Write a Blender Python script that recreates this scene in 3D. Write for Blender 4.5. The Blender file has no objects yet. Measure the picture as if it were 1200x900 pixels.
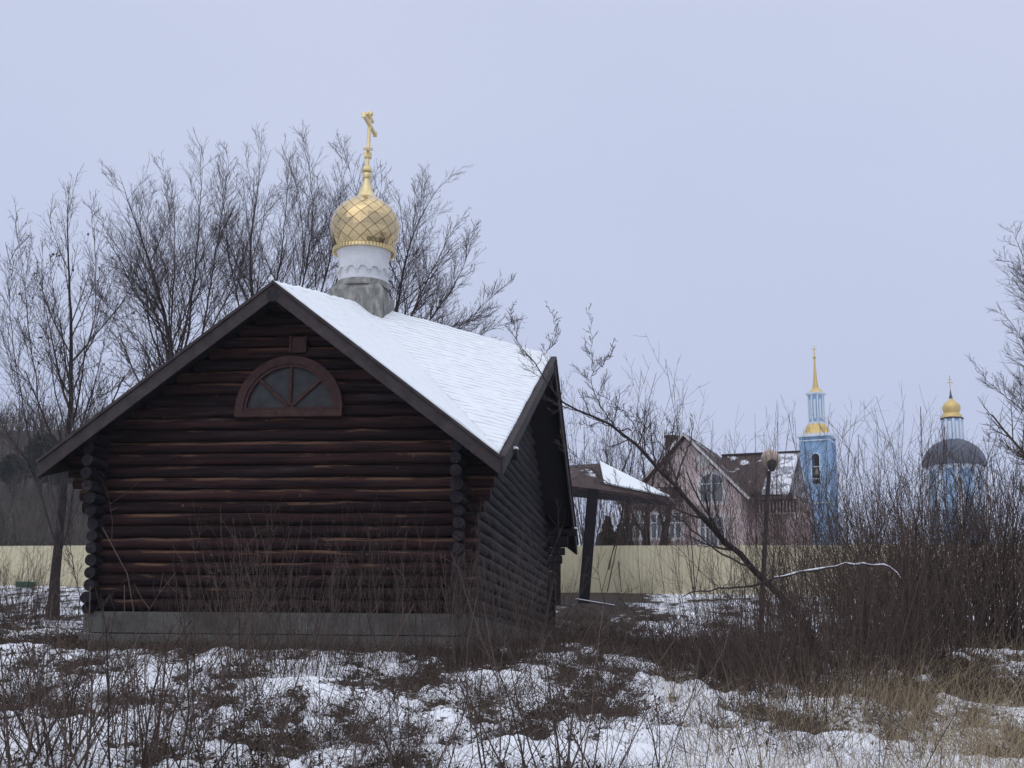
import bpy, math, random
import numpy as np
from mathutils import Vector, Matrix

rng = np.random.default_rng(7)
random.seed(7)
scene = bpy.context.scene
COL = scene.collection

# ------------------------------------------------------------------ camera model (photo is 1200x900)
F = 1550.0
PITCH = math.atan(330 / F)
ROLL = 0.012
EYE = np.array([0.0, 0.0, 1.6])
fwd = np.array([0, math.cos(PITCH), math.sin(PITCH)])
up0 = np.array([0, -math.sin(PITCH), math.cos(PITCH)])
rt0 = np.array([1.0, 0, 0])
UPV = up0 * math.cos(ROLL) - rt0 * math.sin(ROLL)
RTV = rt0 * math.cos(ROLL) + up0 * math.sin(ROLL)

def P(px, py, d):
    """world point seen at pixel (px,py) whose distance along +Y is d"""
    r = fwd * F + RTV * (px - 600) - UPV * (py - 450)
    return EYE + r * (d / r[1])

def proj(p):
    v = np.asarray(p, float) - EYE
    z = v @ fwd
    return 600 + F * (v @ RTV) / z, 450 - F * (v @ UPV) / z

# ------------------------------------------------------------------ noise
_T = np.random.default_rng(11).random((256, 256))
def vnoise(x, y):
    x = np.asarray(x, float); y = np.asarray(y, float)
    xi = np.floor(x).astype(int); yi = np.floor(y).astype(int)
    fx = x - xi; fy = y - yi
    fx = fx * fx * (3 - 2 * fx); fy = fy * fy * (3 - 2 * fy)
    a = _T[xi % 256, yi % 256]; b = _T[(xi + 1) % 256, yi % 256]
    c = _T[xi % 256, (yi + 1) % 256]; d = _T[(xi + 1) % 256, (yi + 1) % 256]
    return (a * (1 - fx) + b * fx) * (1 - fy) + (c * (1 - fx) + d * fx) * fy
def fbm(x, y, o=4, g=0.5):
    s = 0; a = 1; t = 0
    for i in range(o):
        s = s + a * vnoise(x * 2 ** i + 17.3 * i, y * 2 ** i + 5.1 * i); t += a; a *= g
    return s / t

# ------------------------------------------------------------------ tagging
def tag(o, label=None, cat=None, group=None, kind=None):
    if label: o['label'] = label
    if cat: o['category'] = cat
    if group: o['group'] = group
    if kind: o['kind'] = kind
    return o
def empty(name, loc, rz=0.0, label=None, cat=None, group=None):
    o = bpy.data.objects.new(name, None); COL.objects.link(o)
    o.location = loc; o.rotation_euler = (0, 0, rz); o.empty_display_size = .3
    return tag(o, label, cat, group)
def link_mesh(name, me, mat=None, parent=None):
    o = bpy.data.objects.new(name, me); COL.objects.link(o)
    if mat: 
        if len(me.materials) == 0: me.materials.append(mat)
    if parent: o.parent = parent
    return o

# ------------------------------------------------------------------ mesh builders
def fast_mesh(name, V, Fq, smooth=True, tint=None):
    """V (n,3), Fq (m,4) or (m,3) numpy"""
    me = bpy.data.meshes.new(name)
    V = np.ascontiguousarray(V, dtype=np.float32); Fq = np.ascontiguousarray(Fq, dtype=np.int32)
    m, k = Fq.shape
    me.vertices.add(len(V)); me.vertices.foreach_set('co', V.ravel())
    me.loops.add(m * k); me.loops.foreach_set('vertex_index', Fq.ravel())
    me.polygons.add(m); me.polygons.foreach_set('loop_start', np.arange(0, m * k, k, dtype=np.int32))
    try: me.polygons.foreach_set('loop_total', np.full(m, k, dtype=np.int32))
    except Exception: pass
    me.polygons.foreach_set('use_smooth', np.full(m, smooth, dtype=bool))
    if tint is not None:
        a = me.attributes.new('tint', 'FLOAT', 'POINT'); a.data.foreach_set('value', np.ascontiguousarray(tint, dtype=np.float32))
    me.update(calc_edges=True)
    return me

class Tubes:
    """batches of polylines turned into tapered tubes"""
    def __init__(s): s.V = []; s.Fs = []; s.T = []; s.n = 0
    def add(s, Pn, R, sides=3, tint=None):
        Pn = np.asarray(Pn, float); R = np.asarray(R, float)
        B, K, _ = Pn.shape
        if B == 0: return
        T = np.gradient(Pn, axis=1); T /= np.linalg.norm(T, axis=2, keepdims=True) + 1e-9
        mean = T.mean(axis=1)
        ref = np.where(np.abs(mean[:, 2:3]) > .8, np.array([[1., 0, 0]]), np.array([[0, 0, 1.]]))
        ref = np.repeat(ref[:, None, :], K, axis=1)
        A = np.cross(T, ref); A /= np.linalg.norm(A, axis=2, keepdims=True) + 1e-9
        Bn = np.cross(T, A)
        ang = np.arange(sides) * 2 * math.pi / sides
        ring = (A[:, :, None, :] * np.cos(ang)[None, None, :, None] + Bn[:, :, None, :] * np.sin(ang)[None, None, :, None])
        V = Pn[:, :, None, :] + ring * R[:, :, None, None]
        idx = np.arange(B * K * sides).reshape(B, K, sides) + s.n
        a = idx[:, :-1, :]; b = np.roll(a, -1, axis=2); d = idx[:, 1:, :]; c = np.roll(d, -1, axis=2)
        q = np.stack([a, d, c, b], axis=-1).reshape(-1, 4)
        s.V.append(V.reshape(-1, 3)); s.Fs.append(q); s.n += B * K * sides
        if tint is None: tint = np.random.default_rng(s.n).random(B)
        s.T.append(np.repeat(tint, K * sides))
    def mesh(s, name): return fast_mesh(name, np.concatenate(s.V), np.concatenate(s.Fs), True, np.concatenate(s.T))

def spawn(Pn, R, n, t0, t1, a0, a1, l0, l1, K, rr, up, wander, g, lfall=.55, rmin=.0025, tipr=.35, down=0):
    """children of polylines; returns P,R"""
    B, Kp, _ = Pn.shape
    pi = np.repeat(np.arange(B), n); m = len(pi)
    t = (np.tile(np.arange(n), B) + g.random(m)) / n * (t1 - t0) + t0
    pl_all = np.linalg.norm(np.diff(Pn, axis=1), axis=2).sum(axis=1)
    if B > 30:
        kp = g.random(m) < np.clip(pl_all[pi] / np.percentile(pl_all, 80), .12, 1); pi = pi[kp]; t = t[kp]; m = len(pi)
    f = t * (Kp - 1); i = np.minimum(f.astype(int), Kp - 2); w = (f - i)[:, None]
    p0 = Pn[pi, i] * (1 - w) + Pn[pi, i + 1] * w
    tan = Pn[pi, i + 1] - Pn[pi, i]; tan /= np.linalg.norm(tan, axis=1, keepdims=True) + 1e-9
    rad = R[pi, i] * (1 - w[:, 0]) + R[pi, i + 1] * w[:, 0]
    plen = np.linalg.norm(np.diff(Pn, axis=1), axis=2).sum(axis=1)[pi]
    rv = g.normal(size=(m, 3)); rv -= tan * (rv * tan).sum(1, keepdims=True); rv /= np.linalg.norm(rv, axis=1, keepdims=True) + 1e-9
    a = np.radians(g.uniform(a0, a1, m))[:, None]
    d = tan * np.cos(a) + rv * np.sin(a)
    L = plen * g.uniform(l0, l1, m) * (1 - lfall * t)
    step = (L / (K - 1))[:, None]
    pts = [p0]; 
    for k in range(K - 1):
        d = d + np.array([0, 0, 1.0]) * up + g.normal(size=(m, 3)) * wander
        d /= np.linalg.norm(d, axis=1, keepdims=True) + 1e-9
        pts.append(pts[-1] + d * step)
    r0 = np.maximum(rad * rr, rmin)
    Rn = r0[:, None] * np.linspace(1, tipr, K)[None, :]
    Rn = np.maximum(Rn, rmin * .6)
    return np.stack(pts, axis=1), Rn

def resample(pts, K, g=None, jit=0):
    pts = np.asarray(pts, float)
    s = np.r_[0, np.cumsum(np.linalg.norm(np.diff(pts, axis=0), axis=1))]
    t = np.linspace(0, s[-1], K)
    # smooth: catmull-ish by linear interpolation and two smoothing passes
    q = np.stack([np.interp(t, s, pts[:, j]) for j in range(3)], axis=1)
    for _ in range(2): q[1:-1] = .5 * q[1:-1] + .25 * (q[:-2] + q[2:])
    if g is not None: q[1:] += g.normal(size=(K - 1, 3)) * jit
    return q

class MB:
    def __init__(s): s.v = []; s.f = []; s.m = []; s.t = []
    def add(s, vs, fs, mi=0, tint=0.5):
        n = len(s.v); s.v += [tuple(map(float, p)) for p in vs]; s.f += [tuple(i + n for i in f) for f in fs]; s.m += [mi] * len(fs); s.t += [tint] * len(vs)
    def box(s, x0, x1, y0, y1, z0, z1, mi=0, tint=.5):
        vs = [(x0, y0, z0), (x1, y0, z0), (x1, y1, z0), (x0, y1, z0), (x0, y0, z1), (x1, y0, z1), (x1, y1, z1), (x0, y1, z1)]
        s.add(vs, [(0, 3, 2, 1), (4, 5, 6, 7), (0, 1, 5, 4), (1, 2, 6, 5), (2, 3, 7, 6), (3, 0, 4, 7)], mi, tint)
    def prism(s, poly, axis_from, axis_to, mi=0, tint=.5):
        """poly: list of 3d pts; extrude by vector"""
        n = len(poly); ex = np.array(axis_to) - np.array(axis_from)
        a = [np.array(p, float) for p in poly]; b = [p + ex for p in a]
        fs = [tuple(range(n))[::-1], tuple(range(n, 2 * n))] + [(i, (i + 1) % n, (i + 1) % n + n, i + n) for i in range(n)]
        s.add(a + b, fs, mi, tint)
    def beam(s, a, b, w, h, upv=(0, 0, 1), mi=0, tint=.5):
        a = Vector(a); b = Vector(b); d = (b - a).normalized(); u = Vector(upv); sd = d.cross(u).normalized(); u = sd.cross(d).normalized()
        vs = []
        for p in (a, b):
            for sx, sz in ((-1, -1), (1, -1), (1, 1), (-1, 1)): vs.append(p + sd * sx * w / 2 + u * sz * h / 2)
        s.add(vs, [(0, 1, 2, 3), (7, 6, 5, 4), (0, 4, 5, 1), (1, 5, 6, 2), (2, 6, 7, 3), (3, 7, 4, 0)], mi, tint)
    def lathe(s, prof, n=32, c=(0, 0), mi=0, tint=.5, rot=0, cap=True):
        k = len(prof); vs = []
        for r, z in prof:
            for i in range(n):
                a = 2 * math.pi * i / n + rot; vs.append((c[0] + r * math.cos(a), c[1] + r * math.sin(a), z))
        fs = []
        for j in range(k - 1):
            for i in range(n):
                fs.append((j * n + i, j * n + (i + 1) % n, (j + 1) * n + (i + 1) % n, (j + 1) * n + i))
        if cap: fs.append(tuple(range(n))[::-1]); fs.append(tuple((k - 1) * n + i for i in range(n)))
        s.add(vs, fs, mi, tint)
    def log(s, a, b, r, sides=14, tint=.5, g=random, seg=.45, mi=0, wob=.012):
        a = Vector(a); b = Vector(b); L = (b - a).length
        if L < .05: return
        d = (b - a) / L; u = Vector((0, 0, 1)) if abs(d.z) < .9 else Vector((1, 0, 0)); sd = d.cross(u).normalized(); u = sd.cross(d)
        n = max(2, int(L / seg) + 1); vs = []
        for i in range(n):
            t = i / (n - 1); c = a + d * L * t + u * g.uniform(-wob, wob) + sd * g.uniform(-wob, wob)
            rr = r * g.uniform(.94, 1.05) * (1 + .06 * (tint - .5) * (t - .5) * 4)
            for k in range(sides):
                an = 2 * math.pi * k / sides; vs.append(c + (sd * math.cos(an) + u * math.sin(an)) * rr * (1 + .02 * g.uniform(-1, 1)))
        fs = [tuple(range(sides)), tuple((n - 1) * sides + k for k in range(sides))[::-1]]
        for i in range(n - 1):
            for k in range(sides):
                fs.append((i * sides + k, (i + 1) * sides + k, (i + 1) * sides + (k + 1) % sides, i * sides + (k + 1) % sides))
        s.add(vs, fs, mi, tint)
    def build(s, name, mats, parent=None, smooth=False, ang=None):
        me = bpy.data.meshes.new(name); me.from_pydata(s.v, [], s.f)
        if not isinstance(mats, (list, tuple)): mats = [mats]
        for m in mats: me.materials.append(m)
        me.polygons.foreach_set('material_index', s.m)
        a = me.attributes.new('tint', 'FLOAT', 'POINT'); a.data.foreach_set('value', s.t)
        me.update()
        if smooth:
            me.polygons.foreach_set('use_smooth', [True] * len(me.polygons))
            if ang is not None: me.set_sharp_from_angle(angle=math.radians(ang))
        o = bpy.data.objects.new(name, me); COL.objects.link(o)
        if parent: o.parent = parent
        return o

# ------------------------------------------------------------------ materials
def newmat(name):
    m = bpy.data.materials.new(name); m.use_nodes = True
    nt = m.node_tree; b = nt.nodes['Principled BSDF']; b.inputs['Specular IOR Level'].default_value = .3
    return m, nt, b
def N(nt, t, **kw):
    n = nt.nodes.new(t)
    for k, v in kw.items(): setattr(n, k, v)
    return n
def coords(nt, scale=(1, 1, 1), space='Object', rot=(0, 0, 0)):
    tc = N(nt, 'ShaderNodeTexCoord'); mp = N(nt, 'ShaderNodeMapping'); mp.inputs['Scale'].default_value = scale; mp.inputs['Rotation'].default_value = rot
    nt.links.new(tc.outputs[space], mp.inputs['Vector']); return mp.outputs['Vector']
def noise(nt, vec, scale, detail=4, rough=.55, dist=0):
    n = N(nt, 'ShaderNodeTexNoise'); n.inputs['Scale'].default_value = scale; n.inputs['Detail'].default_value = detail; n.inputs['Roughness'].default_value = rough; n.inputs['Distortion'].default_value = dist
    if vec is not None: nt.links.new(vec, n.inputs['Vector'])
    return n.outputs['Fac']
def ramp(nt, fac, stops):
    r = N(nt, 'ShaderNodeValToRGB'); e = r.color_ramp.elements
    while len(e) < len(stops): e.new(.5)
    for i, (p, c) in enumerate(stops):
        e[i].position = p; e[i].color = (*c, 1) if not isinstance(c, (int, float)) else (c, c, c, 1)
    nt.links.new(fac, r.inputs['Fac']); return r.outputs['Color']
def mix(nt, fac, a, b, mode='MIX'):
    m = N(nt, 'ShaderNodeMix', data_type='RGBA', blend_type=mode)
    for i, x in ((0, fac), (6, a), (7, b)):
        if isinstance(x, (int, float)): m.inputs[i].default_value = x
        elif isinstance(x, tuple): m.inputs[i].default_value = (*x, 1) if len(x) == 3 else x
        else: nt.links.new(x, m.inputs[i])
    return m.outputs[2]
def math_(nt, op, a, b=None, c=None):
    m = N(nt, 'ShaderNodeMath', operation=op)
    for i, x in enumerate((a, b, c)):
        if x is None: continue
        if isinstance(x, (int, float)): m.inputs[i].default_value = x
        else: nt.links.new(x, m.inputs[i])
    return m.outputs[0]
def bump(nt, b, h, strength=.4, dist=.02):
    n = N(nt, 'ShaderNodeBump'); n.inputs['Strength'].default_value = strength; n.inputs['Distance'].default_value = dist
    nt.links.new(h, n.inputs['Height']); nt.links.new(n.outputs['Normal'], b.inputs['Normal'])
def attr(nt, name='tint'):
    a = N(nt, 'ShaderNodeAttribute'); a.attribute_name = name; return a.outputs['Fac']

def simple(name, c, rough=.8, var=.25, scale=3, metal=0, bmp=.2, bscale=30, spec=.3):
    m, nt, b = newmat(name)
    v = coords(nt); f = noise(nt, v, scale, 6)
    lo = tuple(x * (1 - var) for x in c); hi = tuple(min(1, x * (1 + var)) for x in c)
    nt.links.new(ramp(nt, f, [(.3, lo), (.7, hi)]), b.inputs['Base Color'])
    b.inputs['Roughness'].default_value = rough; b.inputs['Metallic'].default_value = metal; b.inputs['Specular IOR Level'].default_value = spec
    if bmp: bump(nt, b, noise(nt, v, bscale, 5), bmp, .01)
    return m

def twig_mat(name, lo, hi):
    m, nt, b = newmat(name)
    f = attr(nt)
    nt.links.new(ramp(nt, f, [(0, lo), (1, hi)]), b.inputs['Base Color']); b.inputs['Roughness'].default_value = .85
    b.inputs['Specular IOR Level'].default_value = .15
    return m

def log_mat(name, axis, dark, mid, worn, worn_th):
    m, nt, b = newmat(name)
    sc = {'x': (.35, 6, 6), 'y': (6, .35, 6)}[axis]
    v = coords(nt, sc); f1 = noise(nt, v, 2.2, 8, .65)
    v2 = coords(nt, {'x': (.8, 9, 5), 'y': (9, .8, 5)}[axis]); f2 = noise(nt, v2, 1.3, 6, .6, .3)
    t = attr(nt)
    base = ramp(nt, f1, [(.32, dark), (.62, mid)])
    base = mix(nt, .75, base, mix(nt, t, (.45, .45, .5), (1.7, 1.45, 1.35)), 'MULTIPLY')
    # worn crests: only where the log's face turns to the weather (upward and outward) and the stain has flaked
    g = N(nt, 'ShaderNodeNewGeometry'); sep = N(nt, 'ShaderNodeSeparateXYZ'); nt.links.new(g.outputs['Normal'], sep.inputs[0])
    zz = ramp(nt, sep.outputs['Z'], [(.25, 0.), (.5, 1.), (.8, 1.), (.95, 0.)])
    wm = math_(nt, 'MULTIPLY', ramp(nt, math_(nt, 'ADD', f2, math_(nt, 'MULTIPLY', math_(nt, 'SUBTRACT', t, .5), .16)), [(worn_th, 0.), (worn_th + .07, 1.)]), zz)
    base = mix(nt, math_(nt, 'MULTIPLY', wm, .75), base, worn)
    v3 = coords(nt, (1, 1, 1)); kn = N(nt, 'ShaderNodeTexVoronoi'); kn.inputs['Scale'].default_value = 2.3; nt.links.new(v3, kn.inputs['Vector'])
    kk = ramp(nt, kn.outputs['Distance'], [(.045, 1.), (.075, 0.)])
    base = mix(nt, math_(nt, 'MULTIPLY', kk, .5), base, (.16, .13, .11))
    nt.links.new(base, b.inputs['Base Color']); vc = coords(nt, {'x': (.5, 22, 22), 'y': (22, .5, 22)}[axis]); cr = ramp(nt, noise(nt, vc, 1.1, 4, .6, .2), [(.36, 1.), (.41, 0.)])
    b.inputs['Roughness'].default_value = .8; b.inputs['Specular IOR Level'].default_value = .2
    base = mix(nt, math_(nt, 'MULTIPLY', cr, .8), base, (.003, .002, .003)); gw = ramp(nt, noise(nt, coords(nt, {'x': (.25, 2.5, 2.5), 'y': (2.5, .25, 2.5)}[axis]), 1.7, 6, .7), [(.56, 0.), (.68, 1.)])
    base = mix(nt, math_(nt, 'MULTIPLY', gw, .6), base, (.042, .038, .044)); nt.links.new(base, b.inputs['Base Color'])
    bump(nt, b, math_(nt, 'SUBTRACT', f1, math_(nt, 'MULTIPLY', cr, .8)), .8, .025)
    return m

M = {}
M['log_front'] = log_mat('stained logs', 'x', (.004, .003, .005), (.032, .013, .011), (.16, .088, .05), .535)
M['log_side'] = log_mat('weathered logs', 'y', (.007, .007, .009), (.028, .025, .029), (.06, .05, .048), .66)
M['log_end'] = simple('weathered log ends', (.022, .019, .022), .9, .5, 9)
M['barge'] = simple('grey brown boards', (.046, .036, .037), .85, .35, 4)
M['under'] = simple('dark soffit boards', (.008, .006, .008), .9, .3, 4)
M['winframe'] = simple('red brown painted wood', (.042, .017, .014), .7, .5, 8)
M['glass'] = simple('dusty window glass', (.03, .032, .035), .45, .35, 5, bmp=0, spec=.2)
M['plaster'] = simple('white plaster', (.62, .62, .63), .85, .12, 3)
M['twig'] = twig_mat('tree bark twigs', (.030, .024, .024), (.135, .105, .10))
M['willow'] = twig_mat('red brown shoots', (.028, .020, .017), (.130, .092, .074))
M['straw'] = twig_mat('straw', (.13, .095, .06), (.40, .32, .20))
M['stray'] = twig_mat('stray weeds', (.02, .014, .012), (.12, .085, .065))
M['drystem'] = twig_mat('dry weed stems', (.032, .024, .022), (.13, .095, .078))
M['grass'] = twig_mat('dry grass', (.05, .036, .026), (.24, .18, .115))
M['litter'] = twig_mat('dead leaves', (.016, .012, .010), (.085, .058, .042))
M['snowlump'] = simple('snow on wood', (.84, .85, .88), .6, .03, 8)

def bark():
    m, nt, b = newmat('dark bark'); v = coords(nt, (8, 8, 1.2)); f = noise(nt, v, 2, 7, .7)
    nt.links.new(ramp(nt, f, [(.3, (.010, .008, .009)), (.7, (.042, .034, .034))]), b.inputs['Base Color']); b.inputs['Roughness'].default_value = .95
    bump(nt, b, f, .9, .04); return m
M['bark'] = bark()

def concrete():
    m, nt, b = newmat('mossy concrete'); v = coords(nt); f = noise(nt, v, 1.3, 8, .65); g2 = noise(nt, v, 14, 5)
    c = ramp(nt, f, [(.3, (.062, .060, .052)), (.55, (.14, .136, .124)), (.75, (.21, .205, .19))])
    c = mix(nt, .5, c, ramp(nt, g2, [(.3, .55), (.7, 1.)]), 'MULTIPLY')
    nt.links.new(c, b.inputs['Base Color']); b.inputs['Roughness'].default_value = .95; bump(nt, b, g2, .5, .03); return m
M['concrete'] = concrete()
def mossy():
    m, nt, b = newmat('lichen stained cement'); v = coords(nt); f = noise(nt, coords(nt, (2.2, 2.2, .8)), 2.2, 9, .75, .6)
    c = ramp(nt, f, [(.3, (.06, .06, .05)), (.46, (.20, .20, .18)), (.65, (.40, .39, .36))])
    nt.links.new(c, b.inputs['Base Color']); b.inputs['Roughness'].default_value = .95; bump(nt, b, noise(nt, v, 20, 5), .5, .02); return m
M['mossy'] = mossy()
def gold(name, c, rough, metal=1.0):
    m, nt, b = newmat(name); t = attr(nt); v = coords(nt)
    nt.links.new(mix(nt, .5, (*c,), ramp(nt, noise(nt, v, 4, 5), [(.3, tuple(x * .7 for x in c)), (.7, c)])), b.inputs['Base Color'])
    b.inputs['Metallic'].default_value = metal; b.inputs['Roughness'].default_value = rough; return m
M['gold'] = gold('polished gilt sheet', (.66, .51, .28), .17)
M['goldpale'] = gold('pale gilt', (.80, .66, .36), .42, .85)
M['goldseam'] = gold('tarnished seam', (.2, .13, .06), .4)
M['fargold'] = gold('weathered gilt roof', (.72, .53, .20), .45, .5)
M['blue'] = simple('haze paled blue plaster', (.27, .42, .60), .8, .2, .35, bmp=.05)  # light blue paint, paled and greyed in the colour for distance haze
M['bluewhite'] = simple('whitewashed trim', (.66, .72, .78), .8, .08, .2, bmp=.05)
M['greydome'] = simple('dark lead sheet roof', (.075, .085, .11), .55, .2, .3, bmp=.05)
M['hole'] = simple('dark opening', (.02, .02, .025), .9, .2, 1, bmp=0)
M['bronze'] = simple('bell bronze', (.12, .11, .09), .4, .2, 2, metal=.8, bmp=0)
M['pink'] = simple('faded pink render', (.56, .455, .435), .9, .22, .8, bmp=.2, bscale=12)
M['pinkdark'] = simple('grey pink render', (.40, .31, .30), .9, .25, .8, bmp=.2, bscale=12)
M['cream'] = simple('pale trim', (.60, .57, .56), .85, .15, 2)
M['hglass'] = simple('grey window glass', (.15, .17, .19), .12, .3, .6, bmp=0, spec=.6)
M['tileroof'] = None
M['whitepaint'] = simple('white paint', (.7, .7, .72), .6, .1, 3)
M['lampglobe'] = simple('yellowed globe plastic', (.42, .33, .27), .5, .25, 6, bmp=.05)
M['darkmetal'] = simple('dark painted metal', (.03, .027, .03), .6, .3, 5)
M['green'] = simple('green plastic', (.02, .13, .085), .5, .2, 4, bmp=.05)
M['conifer'] = twig_mat('dark conifer needles', (.012, .016, .012), (.04, .05, .035))

def snowmat(name='snow', rows=False):
    m, nt, b = newmat(name); v = coords(nt); f = noise(nt, v, 3, 6); f2 = noise(nt, v, 60, 3)
    c = ramp(nt, f, [(.3, (.80, .845, .86)), (.7, (.87, .905, .91))])
    b.inputs['Roughness'].default_value = .55; b.inputs['Specular IOR Level'].default_value = .2
    if rows:
        r = attr(nt, 'row'); al = attr(nt, 'along')
        w = math_(nt, 'FRACT', math_(nt, 'MULTIPLY', math_(nt, 'ADD', r, math_(nt, 'MULTIPLY', noise(nt, v, .8, 3), .05)), 1 / .25))
        nz = noise(nt, coords(nt, (1, 1, 1)), 2.6, 5, .65)
        edge = ramp(nt, w, [(.62, 0.), (.90, 1.), (1., .5)])
        thin = attr(nt, 'thin')
        vis = ramp(nt, math_(nt, 'ADD', nz, thin), [(.44, 0.), (.62, 1.)])
        k = math_(nt, 'MULTIPLY', edge, vis)
        c = mix(nt, math_(nt, 'MULTIPLY', k, .62), c, (.30, .32, .36))
        h = math_(nt, 'ADD', math_(nt, 'MULTIPLY', w, .8), math_(nt, 'MULTIPLY', nz, .6)); bump(nt, b, h, .45, .03)
    else:
        bump(nt, b, f2, .15, .01)
    nt.links.new(c, b.inputs['Base Color']); return m
M['roofsnow'] = snowmat('snow on shingles', True)
M['snow'] = snowmat()

def roofmat(name, c1, c2, snowamt):
    m, nt, b = newmat(name); v = coords(nt); f = noise(nt, v, .9, 6, .6)
    s2 = noise(nt, v, 5, 4)
    c = ramp(nt, s2, [(.3, c1), (.7, c2)])
    k = ramp(nt, f, [(snowamt, 0.), (snowamt + .04, 1.)])
    c = mix(nt, k, c, (.75, .77, .82)); nt.links.new(c, b.inputs['Base Color']); b.inputs['Roughness'].default_value = .8
    bump(nt, b, s2, .3, .03); return m
M['tileroof'] = roofmat('brown roof with snow patches', (.035, .024, .024), (.085, .055, .05), .60)
M['metalroof'] = roofmat('grey sheet roof under thin snow', (.2, .2, .23), (.4, .41, .45), .45)

def groundmat():
    m, nt, b = newmat('snowy ground'); v = coords(nt)
    a = attr(nt, 'snow'); f = noise(nt, v, 5.5, 8, .72); f2 = noise(nt, v, 28, 5, .6)
    s = math_(nt, 'ADD', a, math_(nt, 'MULTIPLY', math_(nt, 'SUBTRACT', f, .5), 1.5))
    s = math_(nt, 'ADD', s, math_(nt, 'MULTIPLY', math_(nt, 'SUBTRACT', f2, .5), .7))
    k = ramp(nt, s, [(.46, 0.), (.56, 1.)])
    soil = ramp(nt, noise(nt, v, 9, 7, .7), [(.3, (.022, .016, .012)), (.55, (.06, .044, .034)), (.75, (.115, .088, .062))])
    sn = ramp(nt, noise(nt, v, 1.5, 4), [(.3, (.82, .835, .87)), (.7, (.88, .89, .92))])
    nt.links.new(mix(nt, k, soil, sn), b.inputs['Base Color'])
    b.inputs['Roughness'].default_value = .7; b.inputs['Specular IOR Level'].default_value = .15
    h = math_(nt, 'ADD', math_(nt, 'MULTIPLY', k, 1.0), math_(nt, 'MULTIPLY', f2, .5)); bump(nt, b, h, .6, .05)
    return m
M['ground'] = groundmat()
def hillmat():
    m, nt, b = newmat('wooded brown slope'); v = coords(nt); f = noise(nt, v, .25, 8, .75); f2 = noise(nt, coords(nt, (1, 1, .3)), .9, 6, .7)
    c = ramp(nt, f, [(.3, (.058, .050, .040)), (.7, (.12, .10, .082))]); c = mix(nt, .5, c, ramp(nt, f2, [(.3, .6), (.7, 1.)]), 'MULTIPLY')
    nt.links.new(c, b.inputs['Base Color']); b.inputs['Roughness'].default_value = .95; bump(nt, b, f2, .8, .6); return m
M['hill'] = hillmat()
def fencemat():
    m, nt, b = newmat('cream sheet metal'); v = coords(nt); f = noise(nt, v, .5, 5); f2 = noise(nt, coords(nt, (6, 6, .6)), 1.5, 5)
    c = ramp(nt, f, [(.3, (.58, .52, .34)), (.7, (.66, .60, .41))]); c = mix(nt, .4, c, ramp(nt, f2, [(.3, .75), (.7, 1.)]), 'MULTIPLY')
    nt.links.new(c, b.inputs['Base Color']); b.inputs['Roughness'].default_value = .5; return m
M['fence'] = fencemat()

# ------------------------------------------------------------------ chapel frame
A = P(587, 533, 24.0)                                     # near right eave tip, top of roof
# vanishing point of the chapel's depth direction
r = fwd * F + RTV * (800 - 600) - UPV * (782 - 450); r[2] = 0
Vd = r / np.linalg.norm(r); Ud = np.array([Vd[1], -Vd[0], 0])
def solve(fn, target, lo, hi):
    for _ in range(60):
        mid = .5 * (lo + hi)
        if (fn(mid) - target) * (fn(lo) - target) <= 0: hi = mid
        else: lo = mid
    return .5 * (lo + hi)
W = solve(lambda w: proj(A - Ud * w)[0], 47, 3, 15)
D = solve(lambda v: proj(A + Vd * v)[0], 675, 3, 40)
ZC = A[2]
Fap = solve(lambda z: proj([*(A - Ud * W / 2)[:2], z])[1], 329, ZC, 20)
yR = solve(lambda v: proj([*(A + Vd * v)[:2], 8.5])[0], 648, 1, D)
Rap = solve(lambda z: proj([*(A + Vd * yR)[:2], z])[1], 417, ZC, 20)
yP = solve(lambda v: proj([*(A - Ud * W / 2 + Vd * v)[:2], 10])[0], 424, 1, D)
Pz = solve(lambda z: proj([*(A - Ud * W / 2 + Vd * yP)[:2], z])[1], 356, ZC, 30)
print('CHAPEL W %.2f D %.2f ZC %.2f F %.2f R %.2f(y%.2f) P %.2f(y%.2f)' % (W, D, ZC, Fap, Rap, yR, Pz, yP))
print('A\' at', proj(A - Ud * W), 'B at', proj(A + Vd * D))
CZ0 = 1.75                                                 # base of foundation, world z
C0 = A - Ud * W / 2 + Vd * D / 2; C0[2] = CZ0
crot = math.atan2(Ud[1], Ud[0])
def toworld(x, y, z): return C0 + Ud * x + Vd * y + np.array([0, 0, z])
def tolocal(p): q = np.asarray(p) - C0; return np.array([q @ Ud, q @ Vd, q[2]])
hw, hd = W / 2, D / 2
zc, zF, zR, zP = ZC - CZ0, Fap - CZ0, Rap - CZ0, Pz - CZ0
PK = np.array([0, yP - hd, zP]); AF = np.array([0, -hd, zF]); AB = np.array([0, hd, zF]); AR = np.array([hw, yR - hd, zR]); AL = np.array([-hw, yR - hd, zF - .9])
CFR = np.array([hw, -hd, zc]); CFL = np.array([-hw, -hd, zc]); CBR = np.array([hw, hd, zc]); CBL = np.array([-hw, hd, zc])
TRI = [(PK, AF, CFR), (PK, CFR, AR), (PK, CFL, AF), (PK, AL, CFL), (PK, AR, CBR), (PK, CBR, AB), (PK, AB, CBL), (PK, CBL, AL)]
def roof_z(x, y):
    for a, b, c in TRI:
        T = np.array([[b[0] - a[0], c[0] - a[0]], [b[1] - a[1], c[1] - a[1]]])
        s, t = np.linalg.solve(T, [x - a[0], y - a[1]])
        if s >= -1e-6 and t >= -1e-6 and s + t <= 1.02: return a[2] + s * (b[2] - a[2]) + t * (c[2] - a[2])
    return zc
OL, OR_, OF, OB = .86, .88, 1.0, 1.0
XL, XR, YF, YB = -hw + OL, hw - OR_, -hd + OF, hd - OB
ZW = solve(lambda z: proj(toworld(0, YF, z))[1], 717, 0, 3)  # top of foundation
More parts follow.
